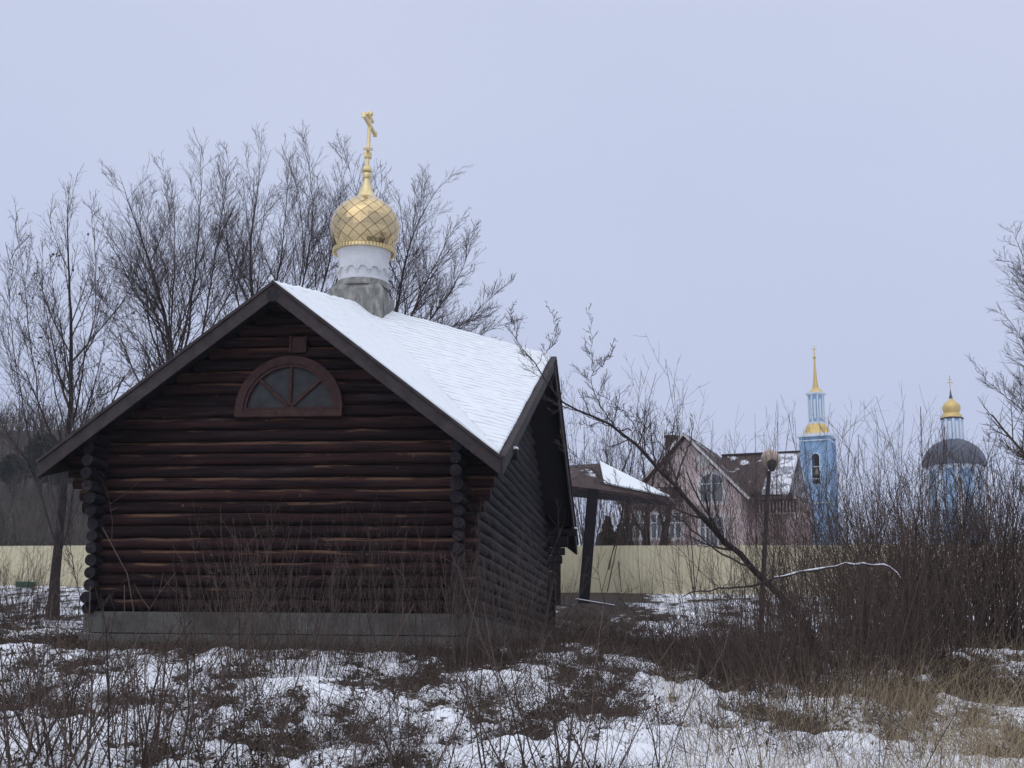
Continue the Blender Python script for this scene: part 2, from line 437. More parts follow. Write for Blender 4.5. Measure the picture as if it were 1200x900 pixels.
print('foundation top local', ZW, 'world', ZW + CZ0, 'yR', AR, 'P', PK)

# ------------------------------------------------------------------ terrain
prof_d = np.array([-60, -10, 0, 5, 10, 15, 21, 24, 30, 42, 47, 60, 75, 100, 200, 300, 600, 4000])
prof_z = np.array([-2.5, -.4, .1, .5, .86, 1.13, 1.62, 1.9, 2.0, 2.35, 3.2, 4.85, 5.6, 6.6, 9.5, 12, 13, 13])
def ground_z(x, y, detail=True):
    x = np.asarray(x, float); y = np.asarray(y, float)
    z = np.interp(y, prof_d, prof_z)
    z = z + np.clip((y - 26) / 10, 0, 1) * np.clip((-x - 8.5) / 4, 0, 1) * np.clip((60 - y) / 10, 0, 1) * .45
    z = z + np.clip((y - 25) / 8, 0, 1) * np.clip((x - 3.5) / 6, 0, 1) * np.clip((58 - y) / 10, 0, 1) * .35
    if detail:
        near = np.clip((70 - y) / 60, 0.05, 1)
        lx = (x - C0[0]) * Ud[0] + (y - C0[1]) * Ud[1]; ly = (x - C0[0]) * Vd[0] + (y - C0[1]) * Vd[1]
        amp = near
        z = z + amp * (.22 * (fbm(x * .5 + 3, y * .45, 3) - .5) + .20 * (fbm(x * 1.7, y * 1.3 + 9, 3, .6) - .5) + .09 * (fbm(x * 5.1, y * 4 + 9, 2, .6) - .5) * 1.3)
        z = z - .12 * np.exp(-((ly + hd + .2) / 1.6) ** 2) * (np.abs(lx) < hw + 1)
    return z
def ground_hit(px, py, dmin=5, dmax=400):
    ds = np.linspace(dmin, dmax, 4000)
    r = fwd * F + RTV * (px - 600) - UPV * (py - 450)
    pts = EYE + r[None, :] * (ds / r[1])[:, None]
    below = pts[:, 2] <= ground_z(pts[:, 0], pts[:, 1], False)
    i = np.argmax(below) if below.any() else len(ds) - 1
    p = pts[i].copy(); p[2] = float(ground_z(p[0], p[1])); return p
def snow_mask(x, y):
    s = .635 + 1.3 * (fbm(x * 1.1 + 40, y * .36 + 13, 3, .6) - .5) + 1.3 * (fbm(x * 3.6 + 4, y * 1.3 + 1, 4, .65) - .5)
    lx = (x - C0[0]) * Ud[0] + (y - C0[1]) * Ud[1]; ly = (x - C0[0]) * Vd[0] + (y - C0[1]) * Vd[1]
    dd = np.maximum(np.maximum(np.abs(lx) - (hw + .2), 0), np.maximum(-ly - (hd + .1), 0))
    s = s - .62 * np.exp(-(dd / 1.5) ** 2)
    thick = np.clip((x - 1.8) / 1.5, 0, 1) * np.clip((y - 15) / 3, 0, 1) * np.clip((34 - y) / 5, 0, 1)
    s = s - .28 * thick
    s = s + .18 * np.clip((13 - y) / 4, 0, 1)
    return s

def make_ground():
    # radial grid round the camera: fine near, coarse far, out to the horizon
    az = np.radians(np.concatenate([np.linspace(-180, -32, 40)[:-1], np.linspace(-32, 32, 620), np.linspace(32, 180, 40)[1:-1]]))
    rad = np.concatenate([np.linspace(.5, 7, 26)[:-1], np.geomspace(7, 70, 520), np.geomspace(70, 4000, 50)[1:]])
    Az, Rd = np.meshgrid(az, rad)
    X = Rd * np.sin(Az); Y = Rd * np.cos(Az)
    S = snow_mask(X, Y); Z = ground_z(X, Y)
    far = np.clip((Rd - 300) / 300, 0, 1); Z = Z * (1 - far) + 13 * far * (Y > 0) + (-3) * far * (Y <= 0)
    fine = np.clip((40 - Rd) / 20, 0, 1)
    Z = Z + fine * (.05 * np.clip((S - .4) * 3, 0, 1) + .035 * (fbm(X * 7, Y * 7, 2) - .5))
    V = np.stack([X, Y, Z], -1).reshape(-1, 3)
    na, nr = len(az), len(rad)
    idx = np.arange(na * nr).reshape(nr, na)
    a = idx[:-1, :]; b = idx[1:, :]
    q = np.stack([a, np.roll(a, -1, 1), np.roll(b, -1, 1), b], -1).reshape(-1, 4)
    V = np.vstack([V, [[0, 0, ground_z(0, 0)]]]); c = len(V) - 1
    me = fast_mesh('ground', V, q)
    at = me.attributes.new('snow', 'FLOAT', 'POINT'); at.data.foreach_set('value', np.append(S.ravel(), .5).astype(np.float32))
    o = link_mesh('ground', me, M['ground']); o['kind'] = 'structure'
make_ground()

def make_hill():
    # wooded rise behind the fence on the left; a smooth ridge of real height
    xs = np.linspace(-190, 60, 160); ys = np.linspace(95, 330, 90)
    X, Y = np.meshgrid(xs, ys)
    base = ground_z(X, Y, False) - 1.5
    cx = np.clip((-X * 1.0 - 12) / 40, 0, 1); cx = cx * cx * (3 - 2 * cx)
    cy = np.exp(-((Y - 200) / 55) ** 2)
    Z = base + cx * cy * 27 + 3 * cy * cx * (fbm(X * .05, Y * .05, 4) - .5) + cx * cy * 1.5 * (fbm(X * .4, Y * .4, 3) - .5)
    idx = np.arange(X.size).reshape(X.shape)
    q = np.stack([idx[:-1, :-1], idx[:-1, 1:], idx[1:, 1:], idx[1:, :-1]], -1).reshape(-1, 4)
    o = link_mesh('hill', fast_mesh('hill', np.stack([X, Y, Z], -1).reshape(-1, 3), q), M['hill']); o['kind'] = 'structure'
make_hill()

# ------------------------------------------------------------------ chapel
chapel = empty('log_chapel', tuple(C0), crot, 'dark log chapel with snowy folded gable roof and one gilded onion cupola', 'chapel')
R_LOG, SP = .114, .2355
def wall_front(sign):
    mb = MB(); y = YF if sign < 0 else YB; g = random.Random(5 + sign); z = ZW + .115; k = 0
    while True:
        # horizontal reach under the roof
        if z < zc - .35:
            ext = .34 + max(0, (k - 7)) * .10
            x0, x1 = XL - min(ext, .34 + .10 * 4), XR + min(ext, .34 + .10 * 4)
            x0 = XL - (.10 + min(max(0, k - 6), 5) * .12); x0 += g.uniform(-.025, .025); x1 += g.uniform(-.025, .025)
        else:
            xx = 0; 
            while xx < hw and roof_z(xx, y) - .22 > z: xx += .03
            x1 = min(xx, XR + .3 + .4); x0 = -xx
            if xx < .12: break
            x0 = max(x0, XL - .7)
        mb.log((x0, y, z), (x1, y, z), R_LOG * g.uniform(.95, 1.05), 16, g.random(), g, .5)
        z += SP; k += 1
        if k > 60: break
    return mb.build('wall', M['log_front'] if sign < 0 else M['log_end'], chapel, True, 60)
def wall_side(sign):
    mb = MB(); x = XR if sign > 0 else XL; g = random.Random(15 + sign); z = ZW + .115 + SP / 2 - .0; k = 0
    yc = AR[1]
    mb.log((x, YF - .34, ZW + .03), (x, YB + .34, ZW + .03), R_LOG * .8, 16, g.random(), g, .6)
    while True:
        if z < zc - .3:
            ext = min(.34 + max(0, (k - 6)) * .10, .85)
            y0, y1 = YF - ext + g.uniform(-.09, .07), YB + ext
        else:
            y0 = yc
            while y0 > -hd and roof_z(x, y0) - .2 > z: y0 -= .05
            y1 = yc
            while y1 < hd and roof_z(x, y1) - .2 > z: y1 += .05
            if y1 - y0 < .3: break
            y0 = max(y0, YF - .8); y1 = min(y1, YB + .8)
        mb.log((x, y0, z), (x, y1, z), R_LOG * g.uniform(.95, 1.05), 16, g.random(), g, .6)
        z += SP; k += 1
        if k > 60: break
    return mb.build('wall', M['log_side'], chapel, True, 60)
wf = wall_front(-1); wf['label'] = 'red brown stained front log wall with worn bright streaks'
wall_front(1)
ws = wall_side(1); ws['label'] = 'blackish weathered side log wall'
wall_side(-1)
# dark lining so no light leaks through between logs
mb = MB(); mb.box(XL + .05, XR - .05, YF + .05, YB - .05, ZW - .05, zc - .4); mb.build('inner_lining', M['under'], chapel)
mb = MB()
for y in (YF + .04, YB - .04):
    n = 40; xs = np.linspace(XL + .05, XR - .05, n)
    top = [(x, y, roof_z(x, y) - .2) for x in xs]; bot = [(x, y, zc - .42) for x in xs]
    for i in range(n - 1): mb.add([bot[i], bot[i + 1], top[i + 1], top[i]], [(0, 1, 2, 3)])
for x in (XR - .04, XL + .04):
    n = 60; ys = np.linspace(YF + .05, YB - .05, n)
    top = [(x, y, roof_z(x, y) - .2) for y in ys]; bot = [(x, y, zc - .42) for y in ys]
    for i in range(n - 1): mb.add([bot[i], bot[i + 1], top[i + 1], top[i]], [(0, 1, 2, 3)])
mb.build('inner_lining', M['under'], chapel)
# foundation: poured plinth and a lower footing, slightly uneven
mb = MB(); g = random.Random(3)
def ring(mb, o1, z0, z1, seg=12):
    mb.box(XL - min(o1, .16), XR + o1, YF - o1, YB + o1, z0, z1)
ring(mb, .14, ZW - .42, ZW - .02); ring(mb, .26, -.6, ZW - .44)
for i, xx in enumerate((-2.1, -1.6, -.3, 1.25)): mb.box(XL - .0 + 2.2 + i * 1.1, XL + 2.215 + i * 1.1, YF - .146, YF - .1, ZW - .41, ZW - .03)
fd = mb.build('foundation', M['concrete'], chapel)
bv = fd.modifiers.new('b', 'BEVEL'); bv.width = .02; bv.segments = 2
# stepped rubble footing round the near right corner
# roof shell
def roof_layer(name, off0, off1, mat, shrink, n, parent, disp=None, only=None):
    Vs = []; Fs = []; row = []; al = []; th = []; c = 0
    for ti, (a, b, cc) in enumerate(TRI):
        if only is not None and ti not in only: continue
        # identify the ridge end of the triangle (apex) to measure rows from the ridge
        ap = b if (b is AF or b is AR or b is AB or b is AL) else cc
        nrm = np.cross(b - a, cc - a); nrm = nrm / np.linalg.norm(nrm)
        if nrm[2] < 0: nrm = -nrm
        rd = (ap - a) / np.linalg.norm(ap - a); pd = np.cross(nrm, rd)
        oth = cc if ap is b else b
        if (oth - a) @ pd < 0: pd = -pd
        grid = {}
        for i in range(n + 1):
            for j in range(n + 1 - i):
                s, t = i / n, j / n
                p = a + (b - a) * s + (cc - a) * t
                hd_ = (p - a) @ pd; ah = (p - a) @ rd
                q = p.copy(); q[2] += off1
                if disp: q[2] += disp(p)
                if shrink:
                    q[0] = np.clip(q[0], -hw + shrink, hw - shrink); q[1] = np.clip(q[1], -hd + shrink, hd - shrink)
                grid[i, j] = c; Vs.append(q); row.append(hd_); al.append(ah); c += 1
                th.append(.10 * math.exp(-hd_ / 1.0) + (.06 if ti == 1 else -.14 if ti == 0 else 0))
        for i in range(n):
            for j in range(n - i):
                Fs.append((grid[i, j], grid[i + 1, j], grid[i, j + 1]))
                if i + j < n - 1: Fs.append((grid[i + 1, j], grid[i + 1, j + 1], grid[i, j + 1]))
    me = bpy.data.meshes.new(name); me.from_pydata([tuple(v) for v in Vs], [], Fs); me.materials.append(mat)
    for nm, vals in (('row', row), ('along', al), ('thin', th)):
        at = me.attributes.new(nm, 'FLOAT', 'POINT'); at.data.foreach_set('value', vals)
    o = bpy.data.objects.new(name, me); COL.objects.link(o); o.parent = parent
    import bmesh
    bm = bmesh.new(); bm.from_mesh(me); bmesh.ops.remove_doubles(bm, verts=bm.verts, dist=.002); bmesh.ops.recalc_face_normals(bm, faces=bm.faces); bm.to_mesh(me); bm.free()
    me.polygons.foreach_set('use_smooth', [True] * len(me.polygons))
    sm = o.modifiers.new('s', 'SOLIDIFY'); sm.thickness = abs(off1 - off0); sm.offset = -1 if True else 0
    return o
roof = roof_layer('roof', -.16, -.06, M['under'], 0, 4, chapel)
def sd(p): return .06 * (fbm(p[0] * 1.3 + 9, p[1] * 1.3, 3) - .5) + .025 * (vnoise(p[0] * 6, p[1] * 6) - .5)
snow = roof_layer('snow', -.055, .02, M['roofsnow'], .035, 70, roof, sd)
snow['label'] = 'thin snow with the shingle courses showing through'
# bargeboards
def barge(a, b, out, name='bargeboard'):
    mb = MB(); a = np.array(a); b = np.array(b); out = np.array(out)
    d = (b - a) / np.linalg.norm(b - a)
    def strip(z0, z1, o0, o1):
        pts = []
        for p in (a, b):
            pts.append([p + out * o0 + [0, 0, z1], p + out * o1 + [0, 0, z1], p + out * o1 + [0, 0, z0], p + out * o0 + [0, 0, z0]])
        A_, B_ = pts
        mb.add(A_ + B_, [(0, 1, 2, 3), (7, 6, 5, 4), (0, 4, 5, 1), (1, 5, 6, 2), (2, 6, 7, 3), (3, 7, 4, 0)])
    strip(-.37, -.085, .0, .045)
    strip(-.08, -.015, -.05, .09)
    o = mb.build(name, M['barge'], chapel)
    return o
for ap, c1, c2, out in ((AF, CFR, CFL, (0, -1, 0)), (AB, CBR, CBL, (0, 1, 0)), (AR, CFR, CBR, (1, 0, 0)), (AL, CFL, CBL, (-1, 0, 0))):
    for c in (c1, c2):
        e = (np.array(c) - ap); e = ap + e * 1.0
        barge(ap, e, out)
# purlins and ridge logs seen end on under the gables
for ap, ax, s in ((AF, 1, -1), (AR, 0, 1), (AB, 1, 1), (AL, 0, -1)):
    mb = MB(); p0 = ap.copy(); p0[ax] -= -s * 0.06; p1 = ap.copy(); p1[ax] -= s * 1.3; p0[2] -= .30; p1[2] -= .24
    mb.log(p0, p1, .12, 14, .4, random.Random(4)); mb.build('ridge_log', M['log_end'], chapel, True, 50)
for sx, y0, y1 in ((1, -hd + .25, -hd + 1.5), (1, hd - 1.6, hd - .12)):
    for q in (0, 1):
        mb = MB(); xx = hw + .05 - 0; yy = (YF if y0 < 0 else YB) + (0.55 if y0 < 0 else -.15) * 1; zz = roof_z(hw, yy) - .40 - q * .24
        mb.log((XR - .4, yy, zz), (hw + (.12 - q * .28), yy, zz), .125, 14, .4, random.Random(4)); o = mb.build('purlin', M['log_end'], chapel, True, 50)
        if q == 0:
            mb = MB(); mb.lathe([(.02, 0.035), (.07, .03), (.10, .0), (.09, -.03)][::-1], 12, (0, 0)); s_ = mb.build('snow', M['snowlump'], o, True); s_.location = (hw + .04, yy, zz + .115)
# window
gx = tolocal(P(332, 480, 25.0))[0]
wy = YF - R_LOG - .075
wz = solve(lambda z: proj(toworld(gx, wy, z))[1], 480.5, 0, 8)
win = MB()
ro, ri = 1.08, .92
def arc_strip(mb, r0, r1, y0, y1, cz, n=28, a0=0, a1=math.pi, cx=0):
    for i in range(n):
        a, b = a0 + (a1 - a0) * i / n, a0 + (a1 - a0) * (i + 1) / n
        q = [(cx + r * math.cos(t), y, cz + r * math.sin(t)) for t in (a, b) for r in (r0, r1) for y in (y0, y1)]
        # order: (a,r0,y0)(a,r0,y1)(a,r1,y0)(a,r1,y1)(b,...)
        mb.add(q, [(0, 2, 6, 4), (1, 5, 7, 3), (2, 3, 7, 6), (0, 4, 5, 1)] + ([(0, 1, 3, 2)] if i == 0 else []) + ([(4, 6, 7, 5)] if i == n - 1 else []))
window = MB(); arc_strip(window, ri, ro, wy - .05, wy + .2, wz); 
wob = window.build('window', M['winframe'], chapel); wob.location = (gx, 0, 0); wob['label'] = 'half round window with faded red brown surround'
mb = MB(); arc_strip(mb, ri - .06, ri + .004, wy - .015, wy + .12, wz)
mb.box(-ri, ri, wy - .012, wy + .12, wz + .0, wz + .055)
for ang in (90, 45, 135):
    a = math.radians(ang); mb.beam((0, wy + .03, wz + .05), ((ri - .03) * math.cos(a), wy + .03, wz + (ri - .03) * math.sin(a)), .07, .055, (0, -1, 0))
mb.build('frame', M['winframe'], wob)
mb = MB(); mb.box(-ro - .0, ro + .0, wy - .085, wy + .1, wz - .145, wz - .002); o = mb.build('sill', M['winframe'], wob); b_ = o.modifiers.new('b', 'BEVEL'); b_.width = .01
mb = MB(); n = 24; pts = [(.0, wy + .06, wz + .02)] + [((ri - .03) * math.cos(math.pi * i / n), wy + .06, wz + .02 + (ri - .03) * math.sin(math.pi * i / n)) for i in range(n + 1)]
mb.add(pts, [(0, i + 2, i + 1) for i in range(n)]); mb.build('pane', M['glass'], wob)
vz = [solve(lambda z: proj(toworld(gx, wy, z))[1], yy, 0, 9) for yy in (413, 394)]
mb = MB(); mb.box(-.17, -.12, wy - .03, wy + .2, vz[0], vz[1]); mb.box(.13, .18, wy - .03, wy + .2, vz[0], vz[1]); mb.box(-.119, .129, wy - .0, wy + .2, vz[0], vz[1] - .02)
o = mb.build('vent_board', M['winframe'], chapel); o.location = (gx + .12, 0, 0)
print('window', gx, wz)

# cupola
cx, cy = 0, PK[1]
dcup = (toworld(cx, cy, 0))[1]
sc = (zP)  # reference
def zat(py): return solve(lambda z: proj(toworld(cx, cy, z))[1], py, 0, 20)
mpp = (zat(300) - zat(301))
print('cupola dist', dcup, 'm per px', mpp)
zb0, zb1, zb2, zb3 = zat(392), zat(347), zat(339), zat(333)
mb = MB(); h1, h2 = 30 * mpp, 24.5 * mpp
def frustum(mb, a, z0, b, z1):
    vs = [(sx * a, sy * a, z0) for sx, sy in ((-1, -1), (1, -1), (1, 1), (-1, 1))] + [(sx * b, sy * b, z1) for sx, sy in ((-1, -1), (1, -1), (1, 1), (-1, 1))]
    mb.add(vs, [(3, 2, 1, 0), (4, 5, 6, 7), (0, 1, 5, 4), (1, 2, 6, 5), (2, 3, 7, 6), (3, 0, 4, 7)])
frustum(mb, h1 * 1.02, zb0 - .8, h1, zb1); frustum(mb, h1, zb1 + .001, h2 * .98, zb2)
mb.lathe([(29.5 * mpp, zb2 - .02), (29.5 * mpp, zb2 + .03), (29 * mpp, zb3)], 40)
o = mb.build('cupola_base', M['mossy'], chapel); o.location = (cx, cy, 0); o['label'] = 'squat cement block streaked with moss'
zd0, zd1 = zb3, zat(297)
mb = MB(); rD = 28.0 * mpp
mb.lathe([(rD, zd0), (rD, zd1 - .12), (rD + .03, zd1 - .09), (rD + .05, zd1), (rD + .1, zd1 + .03)], 64)
drum = mb.build('drum', M['plaster'], chapel, True, 30); drum.location = (cx, cy, 0)
mb = MB()
na = 14; zs = zat(324)
for i in range(na):
    c = 2 * math.pi * i / na; half = math.pi / na
    for k in range(10):
        t0, t1 = math.pi * k / 10, math.pi * (k + 1) / 10; q = []
        for t in (t0, t1):
            for rr in (.72, 1.0):
                for ro_ in (rD - .01, rD + .06):
                    a = c - half * rr * math.cos(t); z = zs + (half * rD) * rr * math.sin(t) * 1.05
                    q.append((ro_ * math.cos(a), ro_ * math.sin(a), z))
        mb.add(q, [(1, 3, 7, 5), (0, 4, 6, 2), (0, 1, 5, 4), (2, 6, 7, 3)])
    a = c - half; 
    mb.box(0, 0, 0, 0, 0, 0) if False else None
    q = [(ro_ * math.cos(a + s_), ro_ * math.sin(a + s_), z) for z in (zs - .06, zs + .01) for s_ in (-.04, .04) for ro_ in (rD - .01, rD + .035)]
    mb.add(q, [(1, 3, 7, 5), (0, 1, 3, 2), (4, 6, 7, 5), (0, 1, 5, 4), (2, 6, 7, 3)])
mb.build('arcade', M['plaster'], drum)
mb = MB(); zr = zat(295)
mb.lathe([(rD + .11, zr - .05), (rD + .14, zr - .02), (rD + .14, zr + .03), (rD + .08, zr + .06)], 64, mi=0)
for i in range(56):
    a = 2 * math.pi * i / 56; c_, s_ = math.cos(a), math.sin(a); rr = rD + .135
    q = []
    for z in (zr - .06, zr + .03):
        for t in (-.022, .022):
            for rad in (rr, rr + .03): q.append((rad * c_ - t * s_, rad * s_ + t * c_, z))
    mb.add(q, [(0, 1, 3, 2), (4, 6, 7, 5), (0, 4, 5, 1), (1, 5, 7, 3), (3, 7, 6, 2), (2, 6, 4, 0)], 1)
o = mb.build('dentil_ring', [M['gold'], M['goldpale']], drum)
# onion dome of diamond plates
prof_px = [(294, 31), (290, 33), (284, 36), (276, 38.4), (268, 39), (260, 38), (252, 35), (246, 31), (241, 26), (237, 20), (233.5, 15)]
zz = np.array([zat(a) for a, _ in prof_px]); rr_ = np.array([b * mpp for _, b in prof_px])
def prof(t):
    s = np.linspace(0, 1, len(zz)); return float(np.interp(t, s, rr_)), float(np.interp(t, s, zz))
nA, nR = 15, 10
seg = np.r_[0, np.cumsum(np.hypot(np.diff(zz), np.diff(rr_)))]; seg /= seg[-1]
def prof2(u): return float(np.interp(u, seg, rr_)), float(np.interp(u, seg, zz))
mb = MB(); seam = MB(); g = random.Random(9)
def on(u, ang, off=0):
    r, z = prof2(min(max(u, 0), 1)); r += off; return np.array([r * math.cos(ang), r * math.sin(ang), z])
for j in range(-1, nR):
    for i in range(nA):
        a0 = 2 * math.pi * (i + .5 * (j % 2)) / nA; da = math.pi / nA
        u0, u1, u2 = j / nR, (j + 1) / nR, (j + 2) / nR
        tl = (a0 + (j) * .0)
        if u2 > 1.0001: pts = [on(u0, a0), on(u1, a0 + da), on(u1, a0 - da)]
        elif u0 < 0: pts = [on(u1, a0 - da), on(u1, a0 + da), on(u2, a0)]
        else: pts = [on(u0, a0), on(u1, a0 + da), on(u2, a0), on(u1, a0 - da)]
        c = sum(pts) / len(pts); t1 = g.uniform(-.006, .006); pts2 = []
        for k, p in enumerate(pts):
            q = c + (p - c) * .955; rad = np.array([math.cos(a0), math.sin(a0), 0]); q = q + rad * (.012 + (t1 if k % 2 else -t1)); pts2.append(q)
        cc = c + np.array([math.cos(a0), math.sin(a0), 0]) * .022
        n = len(pts2); mb.add(pts2 + [cc], [(k, (k + 1) % n, n) for k in range(n)], 0)
        skirt = [c + (p - c) * .985 - np.array([math.cos(a0), math.sin(a0), 0]) * .01 for p in pts]
        mb.add(pts2 + skirt, [(k, k + n, (k + 1) % n + n, (k + 1) % n) for k in range(n)], 1)
seam.lathe([(r - .012, z) for r, z in zip(rr_, zz)], 44)
dome = mb.build('onion_dome', [M['gold'], M['goldseam']], chapel); dome.location = (cx, cy, 0); dome['label'] = 'bulbous gilded dome covered in diamond shaped plates'
seam.build('backing', M['goldseam'], dome, True)
mb = MB(); fl = 12
cone = [(zat(236), 15.5), (zat(232), 11.5), (zat(226), 8.2), (zat(219), 5.6), (zat(213), 3.8), (zat(210), 3.2)]
for kf in range(fl * 2):  # faceted flared neck
    pass
mb.lathe([(b * mpp, a) for a, b in cone], fl * 2)
mb.build('neck', M['goldpale'], dome, False)
mb = MB(); zb = zat(206); rb = 5.2 * mpp
mb.lathe([(max(.01, rb * math.sin(t)), zb - rb * math.cos(t)) for t in np.linspace(0.01, math.pi - .01, 12)], 20)
cone_top = cone[-1][0]
mb.lathe([(3.6 * mpp, zb + rb * .8), (3 * mpp, zb + rb * 1.3), (2.6 * mpp, zb + rb * 1.8)], 12)
mb.build('ball', M['goldpale'], dome, True, 40)
# cross, bars run along the chapel's depth
zt = zat(133); zb_ = zb + rb * 1.2
mb = MB(); w = .085
mb.box(-w / 2, w / 2, -w / 2, w / 2, zb_, zt)
zm = zb_ + (zt - zb_) * .80; zu = zb_ + (zt - zb_) * .93; zl = zb_ + (zt - zb_) * .38
mb.box(-.04, .04, -.62, .62, zm - .045, zm + .045)
mb.box(-.041, .041, -.3, .3, zu - .038, zu + .038)
mb.beam((0, -.34, zl - .13), (0, .34, zl + .13), .086, .08)
for y, z in ((-.62, zm), (.62, zm)): mb.box(-.055, .055, y - .03, y + .03, z - .07, z + .07)
mb.box(-.07, .07, -.07, .07, zt - .05, zt + .04)
mb.box(-.085, .085, -.085, .085, zl - .25, zl - .1)
mb.lathe([(.12, zb_ - .03), (.13, zb_ + .02), (.09, zb_ + .12)], 12)
o = mb.build('cross', M['goldpale'], chapel); o.location = (cx, cy, 0); bv = o.modifiers.new('b', 'BEVEL'); bv.width = .012
o['label'] = 'three barred cross seen almost edge on'
for ch in (o,): ch.rotation_euler = (0, math.radians(.9), 0); 
# keep the cross seated on the ball when tilted
o.location.x -= math.sin(math.radians(.9)) * zb_

# ------------------------------------------------------------------ fence
FY = 60.0
def fence_run(px0, px1, label, name='sheet_metal_fence'):
    a = P(px0, 690, FY); b = P(px1, 690, FY)
    zt = P(.5 * (px0 + px1), 640, FY)[2]
    L = b[0] - a[0]; base = min(ground_z(a[0], FY), ground_z(b[0], FY)) - .5
    root = empty(name, (a[0], FY, base), 0, label, 'fence')
    n = int(L / .1); xs = np.linspace(0, L, n * 2); V = []; 
    prof = [0, .025, .025, 0]
    zz0 = P(px0, 640, FY)[2] - base; zz1 = P(px1, 638, FY)[2] - base
    for i, x in enumerate(xs):
        dy = prof[i % 4]; top = zz0 + (zz1 - zz0) * x / L
        step = .0
        V += [(x, dy, 0), (x, dy, top + step)]
    V = np.array(V); idx = np.arange(len(xs) - 1) * 2
    q = np.stack([idx, idx + 2, idx + 3, idx + 1], -1)
    link_mesh('panel', fast_mesh('panel', V, q, False), M['fence'], root)
    for k in range(int(L / 2.5) + 1):
        x = k * 2.5; top = zz0 + (zz1 - zz0) * x / L
        mb = MB(); mb.box(x - .03, x + .03, .06, .12, 0, top - .05); mb.build('post', M['darkmetal'], root)
    mb = MB(); mb.beam((0, .045, zz0 - .4), (L, .045, zz1 - .4), .03, .05); mb.beam((0, .045, zz0 - 1.7), (L, .045, zz1 - 1.7), .03, .05); mb.build('rail', M['darkmetal'], root)
fence_run(-60, 300, 'left run of cream sheet metal fence behind the leaning tree')
fence_run(420, 1320, 'long run of cream sheet metal fence between pavilion and pink house')

# ------------------------------------------------------------------ trees
def px_path(pts, d, dd=0.0, g=None):
    n = len(pts); out = []
    for i, (x, y) in enumerate(pts): out.append(P(x, y, d + dd * i / max(1, n - 1)))
    return np.array(out)
def make_tree(name, label, base_px, d, limbs, seed, mat='twig', group=None, n1=9, n2=7, n3=5, up=.10, l1=(.20, .42), l2=(.32, .62), l3=(.35, .7), rmin=.006, cat='tree', spread=None, n4=0, a1=(20, 45), leaves=0):
    """limbs: list of (pixel polyline, r0, r1, depth offset at tip). The first is the trunk."""
    g = np.random.default_rng(seed)
    base = P(*base_px, d); gz = float(ground_z(base[0], base[1]))
    root = empty(name, (base[0], base[1], gz - .05), 0, label, cat, group)
    o = np.array([base[0], base[1], gz - .05])
    K = 26; main = []; mr = []
    for pts, r0, r1, dz in limbs:
        q = resample(px_path(pts, d, dz), K, g, .014) - o
        main.append(q); mr.append(np.linspace(r0, r1 * .7, K) * (np.linspace(1, .62, K)) * (1 if len(mr) == 0 else .52))
    main[0][0] = main[0][0] * [1, 1, 0] - [0, 0, .1]
    main = np.array(main); mr = np.array(mr)
    tr = Tubes(); 
    flare = mr[:1].copy(); flare[0, 0] *= 1.45; flare[0, 1] *= 1.1
    tr.add(main[:1], flare, 12)
    link_mesh('trunk', tr.mesh('trunk'), M['bark'], root)
    cr = Tubes()
    if len(main) > 1: cr.add(main[1:], mr[1:], 7, g.random(len(main) - 1) * .4)
    c1, r1_ = spawn(main, mr, n1, .22, .99, *a1, *l1, 7, .48, up * .8, .05, g, .82, rmin * 1.45)
    cr.add(c1, r1_, 5, g.random(len(c1)) * .5)
    c2, r2_ = spawn(c1, r1_, n2, .12, .98, 20, 46, *l2, 5, .62, up, .06, g, .35, rmin * 1.1)
    cr.add(c2, r2_, 3, g.random(len(c2)) * .8)
    c3, r3_ = spawn(c2, r2_, n3, .15, .97, 22, 50, *l3, 4, .75, up * .8, .08, g, .3, rmin * .9)
    cr.add(c3, r3_, 3, g.random(len(c3)))
    if n4:
        c4, r4_ = spawn(c3, r3_, n4, .2, .95, 20, 50, .35, .6, 3, .75, up, .1, g, .4, rmin * .8)
        cr.add(c4, r4_, 3, g.random(len(c4)))
    link_mesh('crown', cr.mesh('crown'), M[mat], root)
    if leaves:
        tips = np.concatenate([c3[:, -1], c3[:, -2]]); sel = g.choice(len(tips), min(leaves, len(tips)), False); tp = tips[sel]
        v = []; f = []
        for i, p in enumerate(tp):
            a = g.normal(size=3) * .035; b_ = g.normal(size=3) * .03
            v += [p, p + a, p + a + b_ - [0, 0, .05], p + b_]; f.append((4 * i, 4 * i + 1, 4 * i + 2, 4 * i + 3))
        link_mesh('dead_leaves', fast_mesh('dead_leaves', np.array(v), np.array(f), False, g.random(len(v))), M['drystem'], root)
    return root

